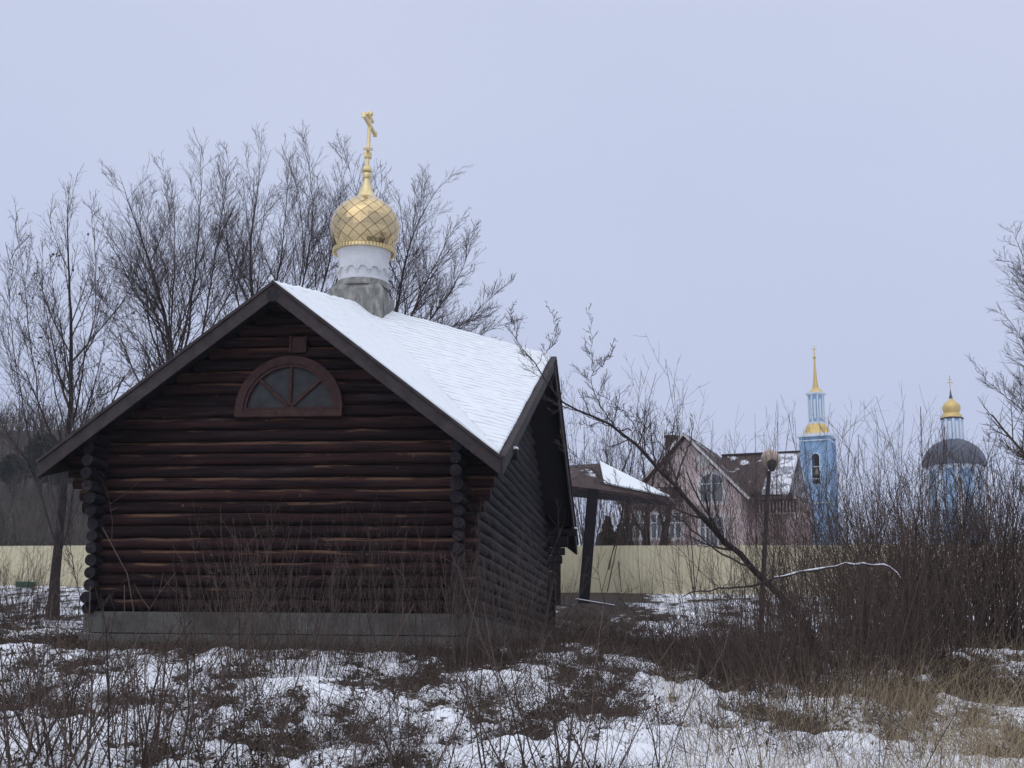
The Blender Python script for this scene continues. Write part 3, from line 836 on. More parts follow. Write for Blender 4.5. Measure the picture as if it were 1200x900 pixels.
# tree left of the chapel
make_tree('bare_tree', 'forked leafless tree with dark leaning trunk left of the chapel', (61, 724), 40, [
    ([(61, 724), (64, 690), (68, 640), (73, 590), (79, 530), (83, 460), (84, 400), (81, 330), (79, 265), (80, 212)], .17, .012, 1),
    ([(68, 645), (55, 605), (44, 565), (35, 520), (24, 460), (14, 400), (10, 330), (18, 262)], .07, .01, -1.5),
    ([(70, 622), (60, 570), (50, 520), (44, 460), (34, 390), (28, 330), (20, 250)], .075, .01, 1.2),
    ([(73, 640), (84, 622), (82, 590), (92, 545), (104, 480), (118, 420), (126, 360), (128, 300)], .055, .01, 1),
    ([(92, 722), (94, 700), (88, 672), (82, 640), (80, 612), (86, 560)], .035, .012, -1),
    ([(83, 470), (98, 420), (112, 370), (112, 310), (106, 232)], .06, .01, -1),
    ([(82, 520), (66, 470), (58, 410), (50, 350), (50, 285)], .055, .01, 1),
    ([(84, 440), (70, 380), (60, 330), (58, 270)], .04, .008, 0),
    ([(55, 600), (30, 540), (5, 500), (-25, 470)], .04, .008, 0),
    ([(82, 500), (110, 470), (140, 450), (170, 420)], .035, .008, 0),
    ], 1, n1=20, n2=9, n3=5, rmin=.0060, leaves=350)
make_tree('bare_tree', 'many stemmed leafless tree rising over the chapel roof left slope', (200, 715), 46, [
    ([(200, 715), (202, 560), (204, 440), (196, 380), (182, 330), (168, 285), (150, 235), (140, 205)], .20, .012, 2),
    ([(204, 450), (220, 400), (226, 340), (232, 280), (236, 220), (234, 163)], .11, .011, -1),
    ([(206, 470), (234, 410), (244, 350), (254, 290), (262, 230), (268, 175)], .11, .011, 1.5),
    ([(200, 430), (184, 370), (160, 320), (130, 280), (110, 245)], .09, .01, 0),
    ([(203, 450), (200, 380), (205, 310), (204, 240), (190, 190)], .09, .01, -2),
    ([(200, 470), (170, 410), (140, 370), (112, 345), (92, 320)], .07, .01, 1),
    ([(228, 420), (256, 370), (280, 320), (296, 270), (298, 215)], .08, .01, -1),
    ([(198, 440), (176, 390), (170, 330), (172, 270), (176, 215)], .08, .01, 1),
    ([(215, 480), (180, 440), (150, 430), (120, 400)], .05, .01, 1),
    ], 2, n1=32, n2=10, n3=7, rmin=.0058, up=.08, l1=(.24, .44))
make_tree('bare_tree', 'tall leafless tree directly behind the chapel front ridge', (300, 712), 47, [
    ([(300, 712), (302, 560), (300, 430), (296, 350), (292, 300), (300, 240), (306, 180)], .2, .012, 2),
    ([(300, 420), (318, 360), (330, 300), (335, 240), (340, 180)], .11, .011, -1),
    ([(302, 440), (345, 370), (360, 310), (368, 250), (362, 190), (356, 152)], .12, .011, 1),
    ([(298, 430), (280, 360), (268, 300), (262, 240), (268, 190)], .09, .01, -1),
    ([(320, 420), (372, 360), (388, 300), (398, 240), (402, 175)], .11, .011, 1),
    ([(310, 410), (350, 350), (356, 290), (350, 220), (330, 170)], .08, .01, 0),
    ([(340, 400), (385, 350), (410, 300), (420, 230), (396, 160)], .08, .01, 2),
    ], 3, n1=32, n2=10, n3=7, rmin=.0058, up=.08, l1=(.24, .44))
make_tree('bare_tree', 'wide leafless tree leaning out right of the gilded cupola', (452, 712), 46, [
    ([(452, 712), (455, 560), (458, 440), (462, 380), (470, 330), (480, 280), (500, 240), (520, 212)], .18, .012, 2),
    ([(458, 430), (446, 370), (440, 310), (444, 250), (448, 198)], .1, .011, -1),
    ([(460, 440), (500, 380), (530, 340), (548, 300), (556, 262)], .11, .011, 1),
    ([(462, 450), (520, 400), (556, 368), (584, 340), (602, 330)], .08, .01, 0),
    ([(458, 420), (486, 360), (510, 310), (530, 270), (545, 250)], .1, .011, -1),
    ([(470, 460), (530, 410), (575, 385), (612, 372)], .07, .01, 1),
    ([(456, 440), (464, 350), (478, 300), (486, 250), (490, 215)], .08, .01, 1),
    ([(470, 430), (505, 392), (540, 378), (575, 362)], .06, .01, -2),
    ([(455, 440), (425, 370), (415, 310), (420, 240)], .08, .01, 0),
    ], 4, n1=32, n2=10, n3=7, rmin=.0058, up=.06, l1=(.24, .44), l3=(.3, .55))
make_tree('bare_tree', 'leafless tree cut by the right edge of the photo', (1262, 740), 34, [
    ([(1262, 740), (1258, 620), (1250, 500), (1246, 400), (1240, 320), (1236, 240)], .2, .02, 1),
    ([(1250, 500), (1225, 440), (1200, 400), (1180, 372), (1160, 362)], .06, .009, 0),
    ([(1248, 440), (1225, 370), (1205, 320), (1190, 280), (1184, 262)], .06, .009, 1),
    ([(1252, 540), (1220, 500), (1185, 470), (1160, 450), (1142, 425)], .06, .009, -1),
    ([(1252, 580), (1215, 545), (1180, 525), (1150, 505)], .05, .009, 1),
    ([(1248, 420), (1215, 340), (1190, 310), (1172, 300)], .05, .009, -1),
    ([(1254, 600), (1225, 560), (1205, 500), (1195, 440)], .06, .009, 0),
    ([(1256, 640), (1222, 600), (1190, 570), (1160, 550)], .05, .009, 0),
    ], 5, 'willow', n1=20, n2=10, n3=6, rmin=.0042, a1=(20, 60))
# leaning willow arching from the thicket toward the chapel
lean = make_tree('leaning_willow', 'long bare trunk leaning out of the thicket toward the chapel gable', (962, 756), 20, [
    ([(962, 756), (930, 715), (890, 672), (850, 636), (810, 590), (775, 552), (745, 522), (722, 500), (700, 489), (668, 482), (648, 462), (628, 430), (606, 396), (592, 380)], .062, .009, 1.5),
    ([(742, 520), (718, 498), (700, 470), (694, 440), (694, 400), (690, 362)], .022, .006, 1),
    ([(740, 505), (700, 497), (665, 497)], .022, .008, 1),
    ([(880, 664), (845, 650), (800, 612), (760, 585), (720, 572), (690, 550), (672, 535), (655, 505)], .035, .008, 1),
    ([(694, 440), (714, 420), (722, 396)], .012, .005, 0),
    ([(628, 430), (648, 400), (652, 380), (640, 352)], .012, .005, 0),
    ([(606, 398), (598, 370), (604, 352)], .010, .005, 0),
    ([(760, 536), (738, 490), (710, 465), (690, 455)], .016, .006, 0),
    ([(800, 580), (775, 520), (745, 490), (720, 476)], .018, .006, -1),
    ([(850, 636), (835, 580), (800, 530), (790, 500)], .016, .006, -1),
    ], 6, 'twig', n1=26, n2=8, n3=4, rmin=.0029, up=.11, l1=(.10, .24), l2=(.3, .6), a1=(30, 70), cat='tree')
# snow covered branch lying across the thicket
g = np.random.default_rng(77)
root = empty('snowy_branch', tuple(P(900, 680, 17.5)), 0, 'thin fallen branch carrying a white line of snow across the thicket', 'branch')
bp = resample(px_path([(800, 699), (830, 691), (865, 688), (905, 681), (930, 671), (960, 668), (985, 661), (1010, 662), (1035, 662), (1053, 669), (1056, 680)], 17.5, .3), 26, g, .008) - np.array(P(900, 680, 17.5))
bp = bp + np.array([0, 0, 1.]) * g.normal(size=(26, 1)) * .008
t = Tubes(); br = np.linspace(.016, .008, 26); br[:10] = np.linspace(.007, .015, 10); t.add(bp[None], br[None], 7); q1, qr = spawn(bp[None], br[None], 34, .05, 1., 25, 75, .03, .13, 5, .45, .05, .15, g, .2, .0022); t.add(q1, qr, 4); q2, qr2 = spawn(q1, qr, 3, .2, .9, 25, 60, .3, .6, 3, .7, .05, .1, g, .2, .0018); t.add(q2, qr2, 3); link_mesh('wood', t.mesh('wood'), M['twig'], root)
sp = bp[10:] + [0, 0, .016]; t = Tubes(); rr = .0125 * (.25 + .95 * g.random(16)); rr[[0, -1]] = .004; t.add(sp[None], rr[None], 7); link_mesh('snow', t.mesh('snow'), M['snowlump'], root)

# ------------------------------------------------------------------ shrubs
def shrub_mesh(name, seed, n, h, spread, lean, n1, n2, rmin, r0, up=.05, wander=.06, n3=0, l1=(.15, .4), K=7):
    g = np.random.default_rng(seed)
    b = g.normal(size=(n, 3)) * spread; b[:, 2] = -.08
    d = np.stack([g.normal(size=n) * lean, g.normal(size=n) * lean, np.ones(n)], 1) + b * [.35, .35, 0] / max(spread, .05) * lean
    d /= np.linalg.norm(d, axis=1, keepdims=True)
    L = h * g.uniform(.45, 1.0, n); step = (L / (K - 1))[:, None]; pts = [b]
    for k in range(K - 1):
        d = d + g.normal(size=(n, 3)) * wander + [0, 0, up]; d /= np.linalg.norm(d, axis=1, keepdims=True); pts.append(pts[-1] + d * step)
    Pm = np.stack(pts, 1); R = (r0 * g.uniform(.6, 1.2, n))[:, None] * np.linspace(1, .3, K)[None]
    T = Tubes(); tb = g.random(n); T.add(Pm, np.maximum(R, rmin), 4, tb)
    c1, r1 = spawn(Pm, R, n1, .2, .95, 15, 45, *l1, 4, .6, .06, .1, g, .4, rmin); T.add(c1, r1, 3)
    if n2:
        c2, r2 = spawn(c1, r1, n2, .2, .95, 20, 50, .3, .6, 3, .7, .05, .1, g, .4, rmin); T.add(c2, r2, 3)
        if n3:
            c3, r3 = spawn(c2, r2, n3, .2, .95, 20, 50, .3, .6, 3, .7, .05, .1, g, .4, rmin); T.add(c3, r3, 3)
    return T.mesh(name)
PROTO = {}
for k in range(3): PROTO['tall', k] = shrub_mesh('tall_shoots', 100 + k, 14, 4.2, .38, .13, 5, 2, .0026, .0075, up=.04, wander=.045)
for k in range(3): PROTO['bushy', k] = shrub_mesh('bushy_shoots', 110 + k, 52, 2.9, .58, .24, 6, 3, .0026, .008, up=.05, wander=.07)
for k in range(2): PROTO['far', k] = shrub_mesh('far_shoots', 120 + k, 30, 6.0, 1.3, .20, 8, 3, .005, .013, up=.06, wander=.05)
for k in range(3): PROTO['weed', k] = shrub_mesh('weed_stems', 130 + k, 40, 1.9, .36, .16, 4, 2, .0019, .0038, up=.02, wander=.06)
for k in range(3): PROTO['low', k] = shrub_mesh('low_tangle', 140 + k, 44, .8, .12, .60, 5, 2, .0022, .0042, up=-.01, wander=.14)
for k in range(2): PROTO['stalk', k] = shrub_mesh('dark_stalks', 160 + k, 6, 1.25, .2, .2, 5, 2, .0022, .0062, up=.02, wander=.05)
for k in range(2): PROTO['near', k] = shrub_mesh('near_stalks', 150 + k, 7, 1.25, .16, .20, 4, 2, .0015, .0034, up=.02, wander=.07)
cnt = [0]
def shrub(kind, px, py, hpx, label, group=None, mat='willow', d=None, name='bare_shrub', cat='shrub', wide=1.0, rz=None):
    cnt[0] += 1; n = sum(1 for k in PROTO if k[0] == kind); key = (kind, cnt[0] % n)
    me = PROTO[key]
    if mat != 'willow' or True:
        mk = (key, mat)
        if mk not in PROTO:
            m2 = me.copy(); m2.materials.clear(); m2.materials.append(M[mat]); PROTO[mk] = m2
        me = PROTO[mk]
    if d is None: p = ground_hit(px, py)
    else:
        p = P(px, py, d); p[2] = float(ground_z(p[0], p[1]))
    H = {'tall': 4.0, 'bushy': 2.8, 'far': 5.8, 'weed': 1.85, 'stalk': 1.2, 'low': .7, 'near': 1.2}[kind]
    s = hpx / F * p[1] / H
    o = bpy.data.objects.new(name, me); COL.objects.link(o); o.location = tuple(p - [0, 0, .03])
    o.rotation_euler = (0, 0, random.uniform(0, 6.28) if rz is None else rz); o.scale = (s * wide, s * wide, s)
    tag(o, label, cat, group); return o

G1 = 'red brown shrubs of the thicket on the right'
thick = [  # kind, px, base py, height px, width factor, label
 ('tall', 800, 765, 200, 1.0, 'slender sprawling shrub at the left end of the thicket, nearest the pavilion post'),
 ('bushy', 838, 775, 95, 1.1, 'low twiggy shrub at the left end of the thicket in front of the cream fence'),
 ('tall', 845, 780, 270, .9, 'slender shrub in the thicket standing before the arched house window'),
 ('tall', 872, 775, 310, .9, 'tall sparse shrub in front of the pink house right wing'),
 ('bushy', 885, 785, 110, 1.1, 'bushy clump below the globe lamp pole'),
 ('tall', 905, 790, 290, 1., 'tall sparse shrub between globe lamp and blue bell tower'),
 ('bushy', 915, 808, 150, 1.1, 'bushy clump around the lower end of the long leaning trunk'),
 ('tall', 940, 800, 330, 1., 'tall sparse shrub whose shoots cross the left edge of the bell tower'),
 ('bushy', 958, 838, 215, 1.0, 'dense shrub with matted foot reaching lowest into the snow'),
 ('tall', 968, 805, 300, 1., 'tall sparse shrub directly in front of the blue bell tower'),
 ('bushy', 995, 815, 215, 1.1, 'dense shrub under the middle of the snowy branch'),
 ('tall', 1005, 790, 320, 1., 'tall sparse shrub just right of the blue bell tower'),
 ('bushy', 1030, 790, 200, 1.2, 'dense shrub under the tip of the snowy branch'),
 ('tall', 1040, 785, 300, 1.1, 'tall sparse shrub midway between bell tower and domed church'),
 ('bushy', 1065, 766, 205, 1.3, 'dense dark shrub right of the snowy branch tip'),
 ('tall', 1078, 775, 290, 1.1, 'tall sparse shrub just left of the domed church'),
 ('bushy', 1100, 762, 225, 1.4, 'dense shrub below the domed church'),
 ('tall', 1125, 764, 255, 1.2, 'tall sparse shrub before the walls of the domed church'),
 ('bushy', 1140, 760, 245, 1.4, 'broad dense shrub right of the domed church'),
 ('tall', 1160, 765, 290, 1.2, 'tall sparse shrub in front of the right edge tree'),
 ('bushy', 1185, 758, 265, 1.3, 'dense shrub cut by the right edge of the photo'),
 ('tall', 1195, 790, 330, 1.2, 'tall sparse shrub nearest the viewer at the right edge'),
 ('bushy', 945, 762, 130, 1.3, 'brown shrub behind the leaning trunk below the bell tower'),
 ('bushy', 1000, 758, 140, 1.5, 'brown shrub at the back of the thicket above the snowy branch'),
 ('bushy', 1070, 756, 200, 1.5, 'brown shrub at the back of the thicket left of the grey dome'),
 ('bushy', 1130, 756, 230, 1.5, 'brown shrub at the back of the thicket under the grey dome'),
 ('bushy', 1195, 756, 260, 1.5, 'brown shrub at the back corner of the thicket on the right'),
]
for k, px, py, h, w, lab in thick: shrub(k, px, py, h, lab, G1, 'willow', wide=w)
for i, (px, py, h) in enumerate([(975, 770, 165), (1045, 760, 180), (1085, 758, 190), (1115, 759, 205), (1155, 758, 225), (1015, 790, 160), (895, 770, 80), (830, 792, 120), (798, 785, 80), (862, 805, 120), (893, 818, 130), (925, 830, 130), (765, 772, 60), (1090, 775, 110)]):
    shrub('bushy', px, py, h, 'one of the interlaced red brown shrubs filling the thicket between the taller ones', G1, 'willow', wide=1.35)
# tall willow clumps beyond the fence gap and behind the pavilion
for px, h, lab in ((690, 255, 'willow clump behind the pavilion roof'), (735, 240, 'willow clump left of the pink house gable'), (765, 205, 'willow clump against the left slope of the pink gable'),
                   (655, 250, 'willow clump peeping past the chapel right gable')):
    shrub('far', px, 700, h, lab, 'willows near the fence', 'willow', d=64, name='willow_shrub')
for px, h, lab in ((868, 235, 'thin upright saplings before the brown roof'), (915, 180, 'thin saplings below the globe lamp'), (1000, 215, 'thin saplings standing right of the bell tower'), (1060, 200, 'thin saplings left of the domed church'), (1110, 150, 'thin saplings below the grey dome'), (1160, 190, 'thin saplings right of the grey dome')):
    shrub('far', px, 705, h, lab, 'saplings beyond the thicket', 'willow', d=66, name='sapling_clump', wide=1.0)
# weeds in front of the chapel
wd = [('weed', 300, 800, 235, 1.0, 'tall dry weed clump reaching half way up the front log wall'), ('weed', 345, 798, 200, 1.0, 'dry weed clump right of the tallest one at the front wall'),
      ('weed', 395, 790, 120, 1.1, 'low dry weeds before the middle of the foundation'), ('weed', 440, 785, 215, .7, 'slender dry weeds before the right half of the front wall'),
      ('weed', 250, 770, 130, .9, 'short dry weeds before the left part of the foundation'), ('weed', 490, 785, 160, .9, 'dry weeds left of the corner log ends'),
      ('weed', 545, 790, 190, 1.0, 'dry weeds at the near right corner of the chapel'), ('weed', 590, 785, 200, 1.0, 'pinkish dry weeds against the dark side wall'),
      ('weed', 625, 770, 165, .9, 'dry weeds at the far end of the side wall'), ('weed', 570, 775, 170, .9, 'thin weeds masking the foundation of the side wall'),
      ('weed', 205, 765, 100, .9, 'sparse weeds by the left foundation'), ('weed', 320, 775, 150, 1.2, 'matted weeds behind the tall weed clump')]
for k, px, py, h, w, lab in wd: shrub(k, px, py, h, lab, 'dry weeds around the chapel', 'drystem', name='dry_weed', cat='weed', wide=w)
for px, py, h, lab in [(300, 800, 85, 'dark matted brush at the foot of the tallest weeds before the front wall'), (350, 798, 80, 'dark matted brush right of the tall weeds before the front wall'), (405, 780, 38, 'low dark brush under the middle of the foundation'), (455, 778, 35, 'low dark brush under the right half of the foundation'), (510, 776, 38, 'low dark brush below the corner log ends'), (560, 785, 55, 'dark brush hiding the foundation corner'), (610, 782, 65, 'dark brush hiding the foot of the side wall'), (645, 780, 70, 'dark brush beyond the side wall')]:
    shrub('bushy', px, py, h, lab, 'matted brush round the chapel', 'stray', name='matted_brush', wide=1.6)
# left side undergrowth
for px, py, h, lab in ((8, 728, 110, 'brush at the left edge beside the fence'), (30, 730, 90, 'brush between left edge and forked tree'), (48, 735, 70, 'thin brush at the foot of the forked tree'), (-8, 735, 120, 'brush cut by the left edge'), (96, 735, 60, 'thin sprigs between forked tree and log ends')):
    shrub('bushy', px, py, h, lab, 'brush left of the chapel', 'willow', name='brush', wide=1.2)
# mid-right low growth between chapel and thicket
for i, (px, py, h) in enumerate([(655, 755, 40), (672, 756, 40), (700, 758, 40), (735, 756, 40), (770, 760, 60), (800, 765, 70), (720, 775, 45), (680, 785, 45), (750, 795, 50), (650, 795, 40), (820, 800, 70), (700, 810, 50), (780, 800, 60), (850, 830, 50), (645, 770, 60)]):
    shrub('low', px, py, h, 'low brown twiggy tangle between the chapel and the thicket', 'low tangles right of the chapel', 'willow', name='low_shrub', wide=1.5)
for i, (px, py, h) in enumerate([(375, 868, 75), (440, 868, 50), (30, 812, 70), (85, 818, 55), (200, 850, 55), (120, 840, 45), (20, 870, 80), (520, 800, 45), (560, 830, 50), (605, 822, 45), (650, 850, 60), (690, 835, 60), (700, 865, 70), (870, 880, 60), (820, 862, 50), (230, 800, 35), (150, 790, 30)] + [(int(gt[0]), int(gt[1]), int(gt[2])) for gt in np.stack([np.random.default_rng(8).uniform(0, 1180, 46), np.random.default_rng(9).uniform(775, 895, 46), np.random.default_rng(10).uniform(28, 52, 46)], 1)]):
    shrub('low', px, py, h, 'dark matted tangle of dead growth sticking out of the snowy bank before the chapel', 'dead tangles in the foreground', 'stray', name='dead_tangle', wide=1.5)
shrub('weed', 745, 700, 66, 'small bare sapling standing before the cream fence', None, 'willow', d=50, name='sapling', wide=1.0)
shrub('weed', 655, 702, 55, 'small bare bush at the fence beside the chapel corner', None, 'willow', d=52, name='sapling', wide=1.0)

# ------------------------------------------------------------------ foreground weeds (near the camera)
near = [(20, 905, 190), (60, 915, 260), (95, 900, 150), (140, 890, 190), (180, 925, 300), (235, 905, 170), (300, 935, 260), (430, 920, 190), (540, 930, 260), (610, 935, 260), (690, 925, 240), (780, 920, 170), (850, 900, 120), (930, 910, 150), (1010, 905, 110), (-5, 900, 230), (560, 850, 90), (640, 840, 110), (740, 850, 100), (480, 860, 80), (380, 900, 120), (1080, 915, 130), (1170, 900, 140)]
for i, (px, py, h) in enumerate(near):
    shrub('near', px, py, h, 'thin dry weed stalks poking through the snow in the foreground', 'foreground weed stalks', 'drystem', name='weed_stalks', cat='weed', wide=1.5)

for px, py, h in [(15, 915, 200), (45, 925, 260), (75, 905, 170), (110, 920, 230), (150, 930, 250), (200, 915, 200), (255, 925, 180), (5, 880, 130), (90, 880, 130), (170, 885, 110), (330, 920, 140), (520, 930, 190), (650, 930, 210), (735, 915, 160), (890, 905, 110), (1060, 915, 130)]:
    shrub('stalk', px, py, h, 'dark reddish twiggy stalks rising close to the viewer', 'dark stalks in the foreground', 'willow', name='twiggy_stalks', cat='weed', wide=1.4)
# ------------------------------------------------------------------ ground cover (stuff)
def scatter(n, seed, x0, x1, d0, d1, keep):
    g = np.random.default_rng(seed); d = d0 * (d1 / d0) ** g.random(n)   # denser near
    u = g.random(n); x = (x0 + (x1 - x0) * u) / F * d
    k = keep(x, d, g); return x[k], d[k], g
def blades(name, n, seed, keep, hmin, hmax, w, leanr, mat, label, x0=-680, x1=680, d0=7.5, d1=48, tintf=None):
    x, y, g = scatter(n, seed, x0, x1, d0, d1, keep); m = len(x); z = ground_z(x, y)
    L = g.uniform(hmin, hmax, m); az = g.uniform(0, 2 * math.pi, m); ln = g.uniform(.1, leanr, m)
    dr = np.stack([np.cos(az), np.sin(az), 0 * az], 1); b = np.stack([x, y, z - .02], 1)
    K = 4; pts = []
    for k in range(K):
        t = k / (K - 1); pts.append(b + dr * (L * ln * t * t)[:, None] + np.array([0, 0, 1]) * (L * (t - .45 * ln * t * t))[:, None])
    Pn = np.stack(pts, 1); ww = w * (y / 12) ** .6
    side = np.stack([-np.sin(az + 1), np.cos(az + 1), 0 * az], 1)
    wid = np.linspace(1, .25, K)[None, :, None] * ww[:, None, None] * side[:, None, :]
    V = np.stack([Pn - wid, Pn + wid], 2).reshape(-1, 3); idx = np.arange(m * K * 2).reshape(m, K, 2)
    q = np.stack([idx[:, :-1, 0], idx[:, :-1, 1], idx[:, 1:, 1], idx[:, 1:, 0]], -1).reshape(-1, 4)
    tn = g.random(m) if tintf is None else tintf(x, y, g)
    o = link_mesh(name, fast_mesh(name, V, q, False, np.repeat(tn, K * 2)), M[mat]); tag(o, label, 'grass', None, 'stuff'); return o
def clump(x, y, s=1.0, off=0): return fbm(x * s * 1.5 + off, y * s * .5 + 3.7, 3)
def in_chapel(x, y):
    lx = (x - C0[0]) * Ud[0] + (y - C0[1]) * Ud[1]; ly = (x - C0[0]) * Vd[0] + (y - C0[1]) * Vd[1]
    return (lx > XL - .3) & (lx < XR + .3) & (ly > YF - .3) & (ly < YB + .3)
blades('dry_grass', 150000, 1, lambda x, y, g: (~in_chapel(x, y)) & (snow_mask(x, y) + .35 * (g.random(len(x)) - .5) < .50), .06, .30, .0028, 1.1, 'grass', 'short matted dry grass and stems showing through the snow', tintf=lambda x, y, g: np.clip(.25 * g.random(len(x)) + .5 * clump(x, y, .8, 5) * g.random(len(x)), 0, 1))
def tan_keep(x, y, g):
    u = x / y * F + 600
    m = (u > 780) & (clump(x, y, .8, 30) + .3 * (g.random(len(x)) - .5) > .62 - .12 * np.clip((u - 880) / 150, 0, 1)) & (y < 25)
    return m
blades('tan_grass', 42000, 2, tan_keep, .25, .85, .0024, 1.1, 'straw', 'tall straw coloured dry grass in front of the thicket', tintf=lambda x, y, g: .45 + .55 * g.random(len(x)))
blades('dark_tussocks', 60000, 3, lambda x, y, g: (~in_chapel(x, y)) & (clump(x, y, 1.5, 60) + .06 * g.random(len(x)) > .655), .10, .38, .0030, 1.3, 'litter', 'dark brown tussocks of dead growth in the snow')
blades('stray_weeds', 34000, 13, lambda x, y, g: (~in_chapel(x, y)) & (clump(x, y, .7, 90) + .5 * (g.random(len(x)) - .5) > .48), .08, .42, .0016, 1.5, 'stray', 'scattered thin dry weeds standing in the snow')
def litter(name, n, seed, keep):
    x, y, g = scatter(n, seed, -680, 680, 7.5, 45, keep); m = len(x); z = ground_z(x, y) + g.uniform(.0, .12, m) * (y > 0)
    c = np.stack([x, y, z + .03], 1); s = g.uniform(.006, .019, m)[:, None] * (y / 12)[:, None] ** .5
    a = g.normal(size=(m, 3)); a /= np.linalg.norm(a, axis=1, keepdims=True); b = np.cross(a, g.normal(size=(m, 3))); b /= np.linalg.norm(b, axis=1, keepdims=True)
    nrm = np.cross(a, b)
    V = np.stack([c - a * s * 1.5, c + b * s * .6 + nrm * s * .3, c + a * s * 1.5, c - b * s * .6 + nrm * s * .3], 1).reshape(-1, 3)
    q = np.arange(m * 4).reshape(m, 4)
    o = link_mesh(name, fast_mesh(name, V, q, False, np.repeat(g.random(m), 4)), M['litter']); tag(o, 'curled dead leaves scattered over the snow', 'leaves', None, 'stuff')
litter('leaf_litter', 110000, 4, lambda x, y, g: (~in_chapel(x, y)) & (snow_mask(x, y) + .8 * (g.random(len(x)) - .5) < .47))
# fallen twigs and stalks lying about
x, y, g = scatter(9000, 9, -680, 680, 8, 45, lambda x, y, g: (~in_chapel(x, y)) & (snow_mask(x, y) + .7 * (g.random(len(x)) - .5) < .55))
m = len(x); b = np.stack([x, y, ground_z(x, y) + .03], 1); az = g.uniform(0, 6.28, m); el = g.uniform(-.02, .9, m) * g.random(m); L = g.uniform(.15, .8, m)
d = np.stack([np.cos(az) * np.cos(el), np.sin(az) * np.cos(el), np.sin(el)], 1); pts = [b]
for k in range(4):
    d = d + g.normal(size=(m, 3)) * .12; d /= np.linalg.norm(d, axis=1, keepdims=True); pts.append(pts[-1] + d * (L / 4)[:, None])
T = Tubes(); Pm = np.stack(pts, 1); R = (.0026 * (y / 12) ** .6)[:, None] * np.linspace(1, .5, 5)[None]; T.add(Pm, R, 3); c1, r1 = spawn(Pm, R, 2, .2, .9, 25, 60, .25, .5, 3, .7, .03, .1, g, .4, .0022); T.add(c1, r1, 3)
o = link_mesh('fallen_twigs', T.mesh('fallen_twigs'), M['willow']); tag(o, 'broken twigs and bent stalks lying across the snow', 'twigs', None, 'stuff')

# ------------------------------------------------------------------ pavilion (leaning canopy right of the chapel)
PD = 50.0
pb = P(683, 694, PD); gz = float(ground_z(pb[0], pb[1]))
pav = empty('pavilion', (pb[0], pb[1], gz), 0, 'tumbledown open pavilion with snowy roof on a leaning dark post', 'pavilion')
po = np.array([pb[0], pb[1], gz])
def pp(px, py, d=PD): return P(px, py, d) - po
mb = MB(); a = pp(682, 700); a[2] = -.4; mb.beam(a, pp(695, 573), .40, .40, (0, -1, 0)); o = mb.build('post', M['under'], pav); bv = o.modifiers.new('b', 'BEVEL'); bv.width = .03
a = pp(652, 700, PD + 3); a[2] = -.3; mb = MB(); mb.beam(a, pp(652, 575, PD + 3), .34, .34, (0, -1, 0)); mb.build('post', M['under'], pav)
mb = MB(); l0, l1, r0, r1 = pp(664, 568), pp(664, 581), pp(778, 584), pp(778, 592)
ex = np.array([0, .12, 0]); mb.prism([l1, r1, r0, l0], (0, 0, 0), ex); mb.build('fascia', M['log_end'], pav)
# roof planes: ridge runs left-back
ra, rb2 = pp(704, 543, PD + 2.2), pp(640, 547, PD + 4)
mb = MB(); e0, e1 = l0 + [-.3, -.05, .0], r0 + [.2, -.05, 0]; bk0 = pp(640, 572, PD + 6.5); bk1 = pp(792, 586, PD + 5)
mb.add([e0, e1, ra, rb2, bk0, bk1], [(0, 1, 2, 3), (1, 5, 2), (2, 5, 4, 3)]); rf = mb.build('roof', M['tileroof'], pav); s_ = rf.modifiers.new('s', 'SOLIDIFY'); s_.thickness = .12
mb = MB(); k = np.array([0, -.02, .05]); t0 = ra * .98 + rb2 * .02; s0 = e0 * .58 + e1 * .42; mb.add([t0 + k, (s0 * .45 + t0 * .55) + k, s0 * .8 + t0 * .2 + k, (e0 * .3 + e1 * .7) * .9 + t0 * .1 + k, e1 + k], [(0, 1, 2, 3, 4)]); sn = mb.build('snow', M['snow'], rf); s_ = sn.modifiers.new('s', 'SOLIDIFY'); s_.thickness = .06; s_.offset = 1
# mound with a plank at the foot of the post
g = np.random.default_rng(3)
mp = P(684, 706, 47.5); mz = float(ground_z(mp[0], mp[1]))
ths = np.linspace(0, 2 * math.pi, 40, endpoint=False); V = []; Q = []
for j, rr in enumerate(np.linspace(0.02, 1, 12)):
    for i, t in enumerate(ths):
        xx, yy = 1.1 * rr * math.cos(t), .9 * rr * math.sin(t); V.append((xx, yy, .62 * (1 - rr ** 2) * (1 + .5 * (float(fbm(xx * 2 + 8, yy * 2, 3)) - .5)) - .1))
for j in range(11):
    for i in range(40): Q.append((j * 40 + i, j * 40 + (i + 1) % 40, (j + 1) * 40 + (i + 1) % 40, (j + 1) * 40 + i))
M['soil'] = simple('dark earth', (.05, .037, .03), .95, .5, 6, bmp=.8, bscale=12)
md = link_mesh('earth_mound', fast_mesh('earth_mound', np.array(V), np.array(Q)), M['soil']); md.location = (mp[0], mp[1], mz); tag(md, 'dark heap of earth at the foot of the leaning post', 'mound')
mb = MB(); mb.box(-.5, .9, -.1, .1, 0, .05); pl = mb.build('plank', M['barge']); pl.location = (mp[0] + .2, mp[1] - .1, mz + .55); pl.rotation_euler = (0, math.radians(8), .2); tag(pl, 'grey plank with snow edge on the earth heap', 'plank')
mb = MB(); mb.box(-.5, .9, -.1, .1, .051, .075); mb.build('snow', M['snowlump'], pl)

